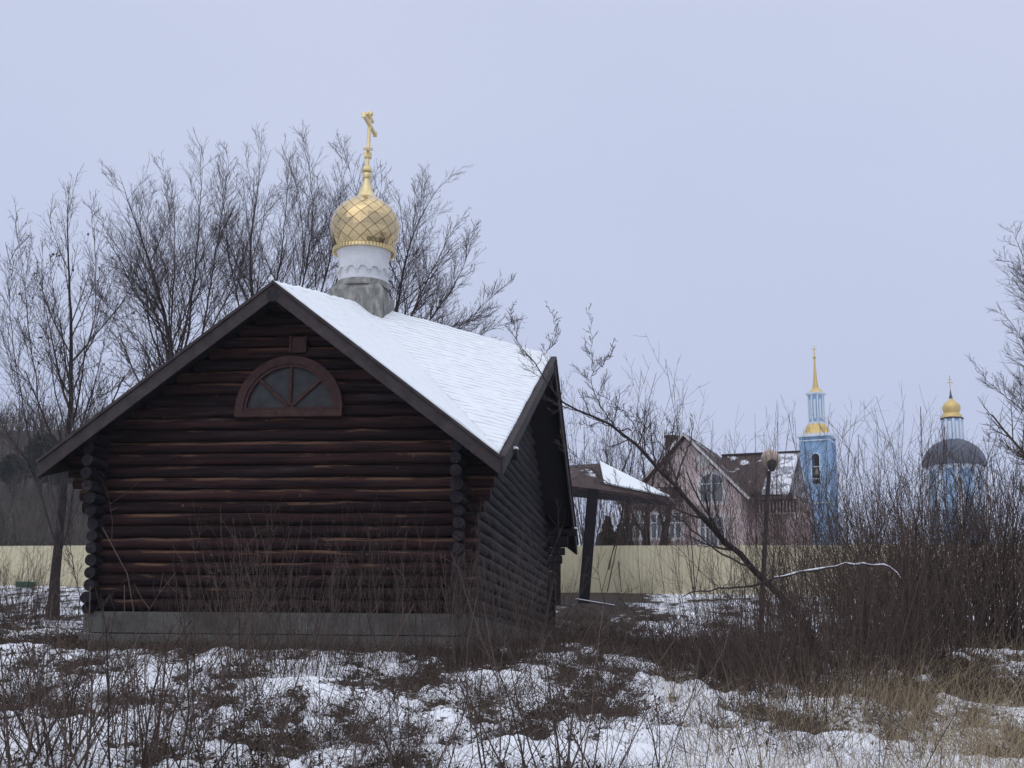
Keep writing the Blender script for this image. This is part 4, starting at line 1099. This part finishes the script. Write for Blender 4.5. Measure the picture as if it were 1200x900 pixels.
# ------------------------------------------------------------------ pink house
HD = 85.0
hb = P(803, 690, HD); hz = float(ground_z(hb[0], hb[1]))
ho = np.array([hb[0], hb[1], hz]); HR = math.radians(-22)
house = empty('pink_house', tuple(ho), HR, 'large faded pink house with steep front gable and arched window', 'house')
cs, sn_ = math.cos(HR), math.sin(HR)
def hl(px, py, yoff=0.0):
    """local coordinates of a pixel on the plane local y = yoff"""
    r = fwd * F + RTV * (px - 600) - UPV * (py - 450); nrm = np.array([-sn_, cs, 0]); o_ = EYE - ho
    t = (yoff - o_ @ nrm) / (r @ nrm); q = o_ + r * t; return np.array([q[0] * cs + q[1] * sn_, -q[0] * sn_ + q[1] * cs, q[2]])
ap = hl(803, 508); re = hl(874, 578); hwid = re[0] - ap[0]; ze = re[2]
print('house apex', ap, 're', re)
mb = MB(); x0, x1 = ap[0] - hwid, ap[0] + hwid; dpt = 9.0
def xz(x, z, y=0): return (x, y, z)
mb.prism([xz(x0 + .3, -1), xz(x1 - .3, -1), xz(x1 - .3, ze - .1), xz(ap[0], ap[2] - .35), xz(x0 + .3, ze - .1)], (0, 0, 0), (0, dpt, 0))
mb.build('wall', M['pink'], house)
for s_ in (-1, 1):
    mb = MB(); e = (ap[0] + s_ * (hwid + .3), -.5, ze - .3); a_ = (ap[0], -.5, ap[2]); 
    mb.prism([a_, e, (e[0], e[1], e[2] - .22), (a_[0], a_[1], a_[2] - .25)], (0, 0, 0), (0, dpt + .8, 0)); mb.build('roof', M['tileroof'], house)
    mb = MB(); mb.beam((ap[0] + s_ * .02, -.55, ap[2] - .12), (e[0], -.55, e[2] - .12), .08, .16, (0, 0, 1)); mb.build('bargeboard', M['cream'], house)
# arched window
def hwin(px0, px1, py0, py1, arch=False, vs=2, name='window', surround=True, y=0.0):
    a = hl(px0, py1, y); b = hl(px1, py0, y); w = b[0] - a[0]; x_ = a[0]; z0, z1 = a[2], b[2]
    mb = MB()
    if arch:
        n = 12; ry = w * .32; c = x_ + w / 2; zs = z1 - ry
        outer = [(c + (w / 2 + .28) * math.cos(t), y - .06, zs + (ry + .3) * math.sin(t)) for t in np.linspace(0, math.pi, n)]
        outer = [(x_ + w + .28, y - .06, z0 - .25)] + outer + [(x_ - .28, y - .06, z0 - .25)]
        inner = [(c + (w / 2) * math.cos(t), y - .06, zs + ry * math.sin(t)) for t in np.linspace(0, math.pi, n)]
        inner = [(x_ + w, y - .06, z0)] + inner + [(x_, y - .06, z0)]
        k = len(outer)
        for i in range(k):
            j = (i + 1) % k; q = [outer[i], outer[j], inner[j], inner[i]]; mb.prism(q, (0, 0, 0), (0, .2, 0))
    else:
        for bx in ((x_ - .22, x_, z0 - .2, z1 + .2), (x_ + w, x_ + w + .22, z0 - .2, z1 + .2), (x_, x_ + w, z1, z1 + .2), (x_, x_ + w, z0 - .2, z0)): mb.box(bx[0], bx[1], y - .06, y + .14, bx[2], bx[3])
    o = mb.build(name, M['cream'], house)
    mb = MB()
    if arch: mb.add([(p[0], y - .02, p[2]) for p in inner], [tuple(range(len(inner)))])
    else: mb.add([(x_, y - .02, z0), (x_ + w, y - .02, z0), (x_ + w, y - .02, z1), (x_, y - .02, z1)], [(0, 1, 2, 3)])
    mb.build('pane', M['hglass'], o)
    mb = MB()
    for i in range(1, vs): mb.box(x_ + w * i / vs - .05, x_ + w * i / vs + .05, y - .055, y - .03, z0, z1 - .02)
    mb.box(x_, x_ + w, y - .05, y - .03, z0 + (z1 - z0) * .62, z0 + (z1 - z0) * .62 + .07)
    mb.build('frame', M['whitepaint'], o); return o
hwin(822, 846, 555, 588, True)
hwin(822, 832, 606, 640); hwin(836, 847, 606, 640)
hwin(764, 776, 603, 628); hwin(786, 797, 603, 628)
# round plaster ornament panel high in the gable
mb = MB(); c = hl(824, 541); mb.lathe([(.45, 0), (.45, .06), (.36, .08)], 20); o = mb.build('gable_ornament', M['cream'], house); o.rotation_euler = (math.radians(90), 0, 0); o.location = (c[0], -.02, c[2])
# chimney
c = hl(787, 512, 3.0); mb = MB(); mb.box(c[0] - .32, c[0] + .32, 2.6, 3.4, ze, hl(787, 514, 3)[2]); mb.box(c[0] - .4, c[0] + .4, 2.5, 3.5, hl(787, 514, 3)[2] + .002, hl(787, 511, 3)[2]); mb.build('chimney', simple('brown brick', (.09, .055, .05), .9, .3, 5), house)
# right wing with long roof set back
wy0 = 2.0
a = hl(868, 578, wy0); b = hl(935, 578, wy0); rg = hl(900, 532, wy0 + 4)
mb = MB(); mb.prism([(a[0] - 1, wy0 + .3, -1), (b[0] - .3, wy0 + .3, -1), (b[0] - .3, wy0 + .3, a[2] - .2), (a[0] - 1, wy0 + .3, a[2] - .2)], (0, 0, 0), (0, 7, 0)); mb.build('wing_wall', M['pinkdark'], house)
xl = hl(846, 530, wy0 + 4)[0]; xm = hl(906, 530, wy0 + 4)[0]; xr = hl(936, 530, wy0 + 4)[0]
for xa, xb, mt in ((xl, xm, 'tileroof'), (xm + .002, xr, 'metalroof')):
    mb = MB(); mb.prism([(xa, wy0 - .3, a[2]), (xa, wy0 + 4, rg[2]), (xa, wy0 + 8.3, a[2]), (xa, wy0 + 8.3, a[2] - .2), (xa, wy0 + 4, rg[2] - .2), (xa, wy0 - .3, a[2] - .2)], (0, 0, 0), (xb - xa, 0, 0)); o = mb.build('roof', M[mt], house)
mb = MB(); mb.box(xl, xr + .1, wy0 + 3.9, wy0 + 4.1, rg[2] + .01, rg[2] + .12); mb.build('ridge_cap', M['darkmetal'], house); mb = MB(); mb.box(xr + .01, xr + .12, wy0 - .3, wy0 + 4, a[2] - .5, a[2] - .1); mb.build('gutter', M['darkmetal'], house)
# balcony strip under the wing roof
mb = MB(); q0, q1 = hl(886, 586, wy0), hl(934, 600, wy0)
mb.box(q0[0], q1[0], wy0 + .1, wy0 + .28, q1[2], q0[2]); mb.build('balcony_recess', M['hole'], house)
mb = MB()
for i in range(13): xx = q0[0] + (q1[0] - q0[0]) * i / 12; mb.box(xx - .04, xx + .04, wy0 - .02, wy0 + .06, q1[2], q0[2] - .1)
mb.box(q0[0], q1[0], wy0 - .04, wy0 + .08, q1[2] - .1, q1[2]); mb.build('balcony_rail', M['pinkdark'], house)
# left annex behind the pavilion
q0 = hl(733, 592, -2.0); q1 = hl(800, 592, -2.0)
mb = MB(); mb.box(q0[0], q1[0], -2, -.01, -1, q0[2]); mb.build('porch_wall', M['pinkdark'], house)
mb = MB(); mb.prism([(q0[0] - .4, -2.5, q0[2]), (q1[0] + .2, -2.5, q0[2]), (q1[0] - .8, -.02, q0[2] + 1.2), (q0[0] + .6, -.02, q0[2] + 1.2)], (0, 0, 0), (0, 0, .14)); mb.build('porch_roof', M['tileroof'], house)
for p in ((745, 756, 603, 630), (764, 776, 603, 630), (785, 797, 603, 630)): hwin(p[0], p[1], p[2], p[3], y=-2.0)

# ------------------------------------------------------------------ globe lamp
LD = 38.0
lb = P(889, 700, LD); lz = float(ground_z(lb[0], lb[1])); lo = np.array([lb[0], lb[1], lz])
lamp = empty('globe_lamp', tuple(lo), 0, 'old globe street lamp with yellowed ball on a leaning dark pole', 'street lamp')
tp = P(901, 552, LD) - lo; T = Tubes(); T.add(np.array([[[0, 0, -.3], tp * .5, tp]]), np.array([[.085, .07, .06]]), 12); link_mesh('pole', T.mesh('pole'), M['darkmetal'], lamp)
gc = P(903, 538, LD) - lo; rad = 11.5 / F * LD
mb = MB(); mb.lathe([(max(.005, rad * math.sin(t)), -rad * math.cos(t)) for t in np.linspace(.25, math.pi - .01, 18)], 28); o = mb.build('globe', M['lampglobe'], lamp, True); o.location = gc
mb = MB(); mb.lathe([(.07, -.16), (.13, -.02), (.15, .12), (.1, .2)], 16); o = mb.build('socket', M['darkmetal'], lamp, True, 40); o.location = gc + [0, -.16, -rad * .78]
# small green trough by the left fence
gp = P(30, 676, 57); q = float(ground_z(gp[0], gp[1])); mb = MB()
mb.lathe([(.28, 0), (.30, .3), (.33, .32), (.31, .34), (.27, .32), (.25, .06)], 20); tb = mb.build('plastic_tub', M['green'], None, True, 40); tb.location = (gp[0], gp[1] , q); tb.scale = (1.4, .6, .7); tag(tb, 'small green plastic tub lying at the foot of the left fence', 'tub')

# ------------------------------------------------------------------ church
TD = 240.0; s1 = TD / F
tb0 = P(961, 600, TD); tz = float(ground_z(tb0[0], tb0[1], False))
to = np.array([tb0[0], tb0[1], tz]); TR = math.radians(-25)
tower = empty('bell_tower', tuple(to), TR, 'pale blue church bell tower with gilded spire', 'tower')
def tzat(py): return solve(lambda z: proj(to + np.array([0, 0, z]))[1], py, 0, 90)
def octo(mb, r, z0, z1, n=8, rot=math.pi / 8, r1=None): mb.lathe([(r, z0), (r1 or r, z1)], n, rot=rot)
hb_ = 19.0 * s1 / (math.cos(TR) + abs(math.sin(TR)))* 1.06
zt_ = tzat(514)
mb = MB(); ow = .72; oz0, oz1 = tzat(569), tzat(538)
# body as four faces with an arched opening in each
def face(mb, ax):
    pass
mb.box(-hb_, -ow, -hb_, hb_, -3, zt_); mb.box(ow, hb_, -hb_, hb_, -3, zt_)
mb.box(-ow, ow, -hb_, hb_, -3, oz0)
n = 10
for yy0, yy1 in ((-hb_, -hb_ + .9), (hb_ - .9, hb_)):
    for i in range(n):
        a0, a1 = math.pi * i / n, math.pi * (i + 1) / n
        q = [(ow * math.cos(a0), yy0, oz1 + ow * math.sin(a0)), (ow * math.cos(a0), yy0, zt_), (ow * math.cos(a1), yy0, zt_), (ow * math.cos(a1), yy0, oz1 + ow * math.sin(a1))]
        mb.prism(q, (0, 0, 0), (0, yy1 - yy0, 0))
body = mb.build('body', M['blue'], tower)
mb = MB(); 
for yy in (-hb_ - .06,): arc_strip(mb, ow, ow + .14, yy, yy + .2, oz1, 10); mb.box(-ow - .14, -ow, yy, yy + .2, oz0, oz1); mb.box(ow, ow + .14, yy, yy + .2, oz0, oz1)
mb.build('arch_surround', M['bluewhite'], body)
mb = MB(); mb.box(-ow, ow, hb_ - 2, hb_ - 1.9, oz0, zt_ - .1); mb.build('arch_shadow_wall', M['hole'], body)
mb = MB(); mb.lathe([(.85, 0), (.8, .3), (.5, 1.0), (.4, 1.3), (.1, 1.45)], 16); o = mb.build('bell', M['bronze'], tower, True); o.location = (0, -hb_ + 1.0, oz0 + 1.7)
mb = MB(); mb.box(-ow, ow, -hb_ + .9, -hb_ + 1.1, oz0 + 3.2, oz0 + 3.4); mb.box(-ow, ow, -hb_ + .05, -hb_ + .15, oz0 + .9, oz0 + 1.0); mb.build('bell_beam', M['bluewhite'], tower)
mb = MB()
for sx in (-1, 1):
    for sy in (-1, 1): mb.box(sx * hb_ - .45, sx * hb_ + .45, sy * hb_ - .45, sy * hb_ + .45, -3, zt_ - .002)
mb.build('corner_pilasters', M['blue'], tower)
mb = MB(); mb.box(-hb_ - .7, hb_ + .7, -hb_ - .7, hb_ + .7, zt_, zt_ + .55); mb.box(-hb_ - .55, hb_ + .55, -hb_ - .55, hb_ + .55, zt_ - .8, zt_ - .65); mb.build('cornice', M['bluewhite'], tower); zc2 = tzat(592); mb = MB(); mb.box(-hb_ - .6, hb_ + .6, -hb_ - .6, hb_ + .6, zc2, zc2 + .25); mb.build('string_course', M['bluewhite'], tower)
zg0, zg1 = zt_ + .56, tzat(498); rl = 10.0 * s1
mb = MB(); mb.lathe([(hb_ * 1.18, zg0), (hb_ * 1.0, zg0 + (zg1 - zg0) * .3), (hb_ * .92, zg0 + (zg1 - zg0) * .7), (rl * 1.12, zg1)], 8, rot=math.pi / 8); mb.build('skirt_roof', M['fargold'], tower)
zl0, zl1 = zg1, tzat(464)
mb = MB(); mb.lathe([(rl * .92, zl0), (rl * .88, zl1)], 8, rot=math.pi / 8); lan = mb.build('lantern', M['blue'], tower)
mb = MB()
for i in range(8):
    a = math.pi / 8 + i * math.pi / 4; x_, y_ = rl * .92 * math.cos(a), rl * .92 * math.sin(a); mb.lathe([(.15, zl0), (.14, zl1)], 8, (x_, y_))
mb.lathe([(rl * 1.1, zl0), (rl * 1.1, zl0 + .4)], 8, rot=math.pi / 8)
mb.build('columns', M['bluewhite'], lan)
mb = MB()
for i in range(8):
    a = i * math.pi / 4; c_, s_ = math.cos(a), math.sin(a); rr = rl * .86
    q = [(rr * c_ - t * s_, rr * s_ + t * c_, z) for z in (zl0 + 1, zl1 - .8) for t in (-.2, .2)]; mb.add(q, [(0, 1, 3, 2)])
mb.build('niches', M['bluewhite'], lan)
mb = MB(); mb.lathe([(rl * 1.02, zl1), (rl * 1.25, zl1 + .25), (rl * 1.25, zl1 + .5)], 8, rot=math.pi / 8); mb.build('cornice', M['bluewhite'], tower)
z0, z1, z2, z3 = zl1 + .51, tzat(455), tzat(420), tzat(408)
mb = MB(); mb.lathe([(rl * 1.0, z0), (rl * .75, z0 + .5), (.6, z1), (.38, z1 + 1.5), (.12, z2), (.07, z3 + .2)], 8); o = mb.build('spire', M['fargold'], tower)
mb = MB(); mb.lathe([(max(.01, .34 * math.sin(t)), z2 + .2 - .34 * math.cos(t)) for t in np.linspace(.01, 3.13, 8)], 10); mb.box(-.5, .5, -.05, .05, z3 - .3, z3 - .15); mb.box(-.06, .06, -.06, .06, z2, z3 + .6); mb.build('cross', M['fargold'], o)

# domed church
CD = 262.0; s2 = CD / F
cb = P(1122, 600, CD); czz = float(ground_z(cb[0], cb[1], False)); co = np.array([cb[0], cb[1], czz])
church = empty('domed_church', tuple(co), math.radians(10), 'blue church with dark grey dome and small golden onion', 'church')
def cz(py): return solve(lambda z: proj(co + np.array([0, 0, z]))[1], py, -10, 90)
mb = MB(); rb_ = 30 * s2; mb.lathe([(rb_, -3), (rb_, cz(551))], 8, rot=math.pi / 8); bd = mb.build('body', M['blue'], church)
mb = MB()
for i in range(8):
    a = math.pi / 8 + i * math.pi / 4; mb.lathe([(.42, -3), (.42, cz(552))], 8, ((rb_) * math.cos(a), rb_ * math.sin(a)))
for i in range(8):
    a = i * math.pi / 4; c_, s_ = math.cos(a), math.sin(a); rr = rb_ * math.cos(math.pi / 8) + .06
    for z0_, z1_ in ((cz(600), cz(562)),):
        for t0, t1 in ((-1.3, -1.0), (1.0, 1.3)):
            q = [(rr * c_ - t * s_, rr * s_ + t * c_, z) for z in (z0_, z1_) for t in (t0, t1)]; mb.add(q, [(0, 1, 3, 2)])
mb.build('pilasters', M['bluewhite'], bd)
mb = MB(); mb.lathe([(rb_ * 1.02, cz(552)), (rb_ * 1.1, cz(550)), (rb_ * 1.1, cz(547.5))], 8, rot=math.pi / 8); mb.build('cornice', M['bluewhite'], church)
mb = MB(); z0, z1 = cz(547.4), cz(515); mb.lathe([(max(.3, 37 * s2 * math.cos(t)), z0 + (z1 - z0) * math.sin(t) ** .92 * 1.02) for t in np.linspace(0, math.pi / 2 * .84, 10)], 8, rot=math.pi / 8); mb.build('dome', M['greydome'], church)
mb = MB(); z0, z1 = cz(519), cz(492); rd = 11.5 * s2; mb.lathe([(rd, z0), (rd, z1)], 8, rot=math.pi / 8); dr = mb.build('drum', M['blue'], church)
mb = MB()
for i in range(8):
    a = math.pi / 8 + i * math.pi / 4; mb.lathe([(.25, z0), (.25, z1)], 8, (rd * math.cos(a), rd * math.sin(a)))
    a = i * math.pi / 4; c_, s_ = math.cos(a), math.sin(a); rr = rd * math.cos(math.pi / 8) + .05
    q = [(rr * c_ - t * s_, rr * s_ + t * c_, z) for z in (z0 + .6, z1 - .5) for t in (-.32, .32)]; mb.add(q, [(0, 1, 3, 2)])
mb.build('columns', M['bluewhite'], dr)
mb = MB(); mb.lathe([(rd * 1.08, z1), (rd * 1.2, z1 + .2), (rd * 1.2, z1 + .3)], 8, rot=math.pi / 8); mb.build('cornice', M['darkmetal'], church)
mb = MB(); za, zb3_ = z1 + .31, cz(484); 
pr = [(rd * 1.08, za), (rd * 1.0, za + .5), (rd * .8, zb3_ - .1), (rd * .76, zb3_)]
zo0, zo1 = zb3_, cz(467)
for u, r in ((0.0, .8), (.12, .93), (.3, 1.0), (.45, .97), (.6, .82), (.74, .58), (.86, .33), (1.0, .17)): pr.append((rd * .93 * r, zo0 + (zo1 - zo0) * u + .02))
mb.lathe(pr, 24); o = mb.build('onion_dome', M['fargold'], church, True, 50)
mb = MB(); mb.lathe([(rd * .2, zo1), (rd * .1, cz(462)), (.08, cz(457))], 10); mb.build('finial', M['greydome'], o, True)
mb = MB(); mb.box(-.06, .06, -.06, .06, cz(458), cz(440)); mb.box(-.7, .7, -.05, .05, cz(449), cz(449) + .14); mb.box(-.35, .35, -.05, .05, cz(445), cz(445) + .12); mb.build('cross', M['fargold'], o)

# ------------------------------------------------------------------ conifers and far growth
def conifer(px, pyb, pyt, d, label, seed, r=.30, crown='cone'):
    g = np.random.default_rng(seed); b = P(px, pyb, d); gz = float(ground_z(b[0], b[1], False)); 
    top = P(px, pyt, d)[2]; base = P(px, pyb, d)[2] if crown == 'round' else min(gz, P(px, pyb, d)[2]); H = top - base
    root = empty('conifer', (b[0], b[1], base), 0, label, 'tree')
    T = Tubes(); T.add(np.array([[[0, 0, -1], [0, 0, H * .5], [0, 0, H]]]), np.array([[H * .025, H * .015, .02]]), 8); link_mesh('trunk', T.mesh('trunk'), M['bark'], root)
    n = 2600; t = g.random(n) ** .8; z = H * (.12 + .86 * t)
    prof = (1 - t) if crown == 'cone' else np.sqrt(np.clip(1 - (2 * t - 1) ** 2, 0, 1)) * .9 + .1
    a = g.uniform(0, 6.28, n); lay = .75 + .25 * np.sin(z / H * 60 + a * 2); R = H * r * prof * lay + .1
    p0 = np.stack([R * .25 * np.cos(a), R * .25 * np.sin(a), z + R * .12], 1); p1 = np.stack([R * .7 * np.cos(a), R * .7 * np.sin(a), z + .0 * R], 1); p2 = np.stack([R * np.cos(a), R * np.sin(a), z - .12 * R], 1)
    Pn = np.stack([p0, p1, p2], 1) + g.normal(size=(n, 1, 3)) * H * .01; Rr = np.repeat(np.array([[.006, .013, .003]]) * H, n, 0) * g.uniform(.6, 1.3, (n, 1))
    T = Tubes(); T.add(Pn, Rr, 3); c1, r1 = spawn(Pn, Rr, 4, .2, .95, 30, 70, .2, .4, 3, .6, -.05, .2, g, .3, .002 * H); T.add(c1, r1, 3); link_mesh('crown', T.mesh('crown'), M['conifer'], root)
conifer(712, 640, 604, 78, 'dark conifer behind the cream fence under the pavilion roof', 1, .35)
conifer(728, 640, 612, 80, 'second dark conifer hidden partly by the pink house porch', 2, .35)
conifer(48, 572, 508, 150, 'rounded dark tree on the hilltop left of the chapel eave', 3, .38, 'round')
conifer(68, 575, 522, 152, 'lower rounded dark tree touching the chapel left eave', 4, .42, 'round')
conifer(12, 572, 532, 155, 'dark tree at the far left on the hilltop', 5, .4, 'round')
# dark trunks beyond the fence between pavilion and house
for k, (pts, lab) in enumerate((([(740, 660), (737, 630), (733, 590), (728, 555)], 'dark tree trunk behind the fence left of the porch windows'), ([(757, 660), (757, 625), (760, 590), (768, 550)], 'middle dark tree trunk behind the fence before the porch'), ([(776, 660), (779, 625), (786, 590), (798, 545)], 'right leaning dark trunk behind the fence before the porch'))):
    make_tree('bare_tree', lab, pts[0], 68, [(pts, .28, .08, 0), ([pts[2], (pts[3][0] - 14, pts[3][1] - 5), (pts[3][0] - 20, pts[3][1] - 40)], .12, .02, 1), ([pts[3], (pts[3][0] + 12, pts[3][1] - 30), (pts[3][0] + 14, pts[3][1] - 60)], .1, .02, -1)], 40 + k, n1=6, n2=5, n3=3, rmin=.012, group='trunks behind the fence')
# wood on the left hill: one mass of bare crowns
g = np.random.default_rng(50); n = 1500
u = g.uniform(-60, 330, n); d = g.uniform(120, 205, n); X = (u - 600) / F * d
cxh = np.clip((-X - 12) / 40, 0, 1); cxh = cxh * cxh * (3 - 2 * cxh); Zh = ground_z(X, d, False) - 1.5 + cxh * np.exp(-((d - 200) / 55) ** 2) * 27
b = np.stack([X, d, Zh - .5], 1); hh = g.uniform(2.0, 5.5, n); dr = np.stack([g.normal(size=n) * .1, g.normal(size=n) * .1, np.ones(n)], 1)
Pn = np.stack([b, b + dr * hh[:, None] * .5, b + dr * hh[:, None]], 1); Rn = np.stack([hh * .02, hh * .014, hh * .006], 1)
T = Tubes(); T.add(Pn, Rn, 3); c1, r1 = spawn(Pn, Rn, 8, .2, .95, 20, 50, .3, .6, 3, .6, .1, .1, g, .4, .02); T.add(c1, r1, 3); c2, r2 = spawn(c1, r1, 3, .2, .95, 20, 50, .4, .7, 3, .6, .1, .1, g, .4, .018); T.add(c2, r2, 3)
o = link_mesh('far_wood', T.mesh('far_wood'), twig_mat('far wood', (.05, .042, .036), (.12, .10, .08))); tag(o, 'brown leafless wood covering the hill beyond the left fence', 'wood', None, 'stuff')

# ------------------------------------------------------------------ haze
HAZE = 0.00035
if HAZE > 0:
    mb = MB(); mb.box(-330, 330, -25, 330, -5, 75); hz_ = MB
    me = bpy.data.meshes.new('haze'); me.from_pydata(mb.v, [], mb.f)
    m = bpy.data.materials.new('haze air'); m.use_nodes = True; nt = m.node_tree; nt.nodes.clear()
    out = N(nt, 'ShaderNodeOutputMaterial'); v = N(nt, 'ShaderNodeVolumePrincipled'); v.inputs['Color'].default_value = (.86, .9, 1, 1); v.inputs['Density'].default_value = HAZE; v.inputs['Anisotropy'].default_value = 0
    nt.links.new(v.outputs['Volume'], out.inputs['Volume']); me.materials.append(m)
    o = bpy.data.objects.new('haze', me); COL.objects.link(o); tag(o, 'thin winter haze fading the distant church', 'haze', None, 'stuff')

# ------------------------------------------------------------------ world, sun, camera
w = bpy.data.worlds.new('World'); scene.world = w; w.use_nodes = True; nt = w.node_tree; bg = nt.nodes['Background']
el, az_ = math.radians(38), math.radians(205)
sky = N(nt, 'ShaderNodeTexSky'); sky.sky_type = 'NISHITA'; sky.sun_disc = False; sky.sun_elevation = el; sky.sun_rotation = az_; sky.altitude = 150; sky.air_density = 1; sky.dust_density = 3
tc = N(nt, 'ShaderNodeTexCoord'); sx = N(nt, 'ShaderNodeSeparateXYZ'); nt.links.new(tc.outputs['Generated'], sx.inputs[0])
grad = ramp(nt, sx.outputs['Z'], [(0, (.53, .59, .80)), (.2, (.57, .632, .845)), (.5, (.635, .69, .88)), (1, (1.35, 1.4, 1.55))])
nz = noise(nt, coords(nt, (1, 1, 2.2), 'Generated'), 1.6, 4, .5)
cl = mix(nt, 1.0, grad, ramp(nt, nz, [(.32, (.925, .935, .95)), (.68, (1., .997, .99))]), 'MULTIPLY')
mul = N(nt, 'ShaderNodeMix', data_type='RGBA', blend_type='MULTIPLY'); mul.inputs[0].default_value = 1; nt.links.new(cl, mul.inputs[6]); mul.inputs[7].default_value = (10, 10, 10, 1)
fin = mix(nt, .04, mul.outputs[2], sky.outputs['Color'])
nt.links.new(fin, bg.inputs['Color']); bg.inputs['Strength'].default_value = .1
sl = bpy.data.lights.new('sun', 'SUN'); sl.energy = .5; sl.angle = math.radians(60); sl.color = (1, .97, .93)
so = bpy.data.objects.new('sun', sl); COL.objects.link(so)
sd_ = Vector((math.sin(az_) * math.cos(el), math.cos(az_) * math.cos(el), math.sin(el))); so.rotation_euler = sd_.to_track_quat('Z', 'Y').to_euler()

cam = bpy.data.cameras.new('camera'); cam.sensor_width = 36; cam.lens = 36 * F / 1200; cam.clip_start = .1; cam.clip_end = 6000
co_ = bpy.data.objects.new('camera', cam); COL.objects.link(co_)
Mx = Matrix.Identity(4)
for i in range(3): Mx[i][0] = RTV[i]; Mx[i][1] = UPV[i]; Mx[i][2] = -fwd[i]; Mx[i][3] = EYE[i]
co_.matrix_world = Mx; scene.camera = co_
scene.view_settings.view_transform = 'Standard'; scene.view_settings.look = 'None'; scene.view_settings.exposure = 0; scene.view_settings.gamma = 1
scene.cycles.use_denoising = True
scene.cycles.max_bounces = 6; scene.cycles.diffuse_bounces = 3; scene.cycles.volume_bounces = 0
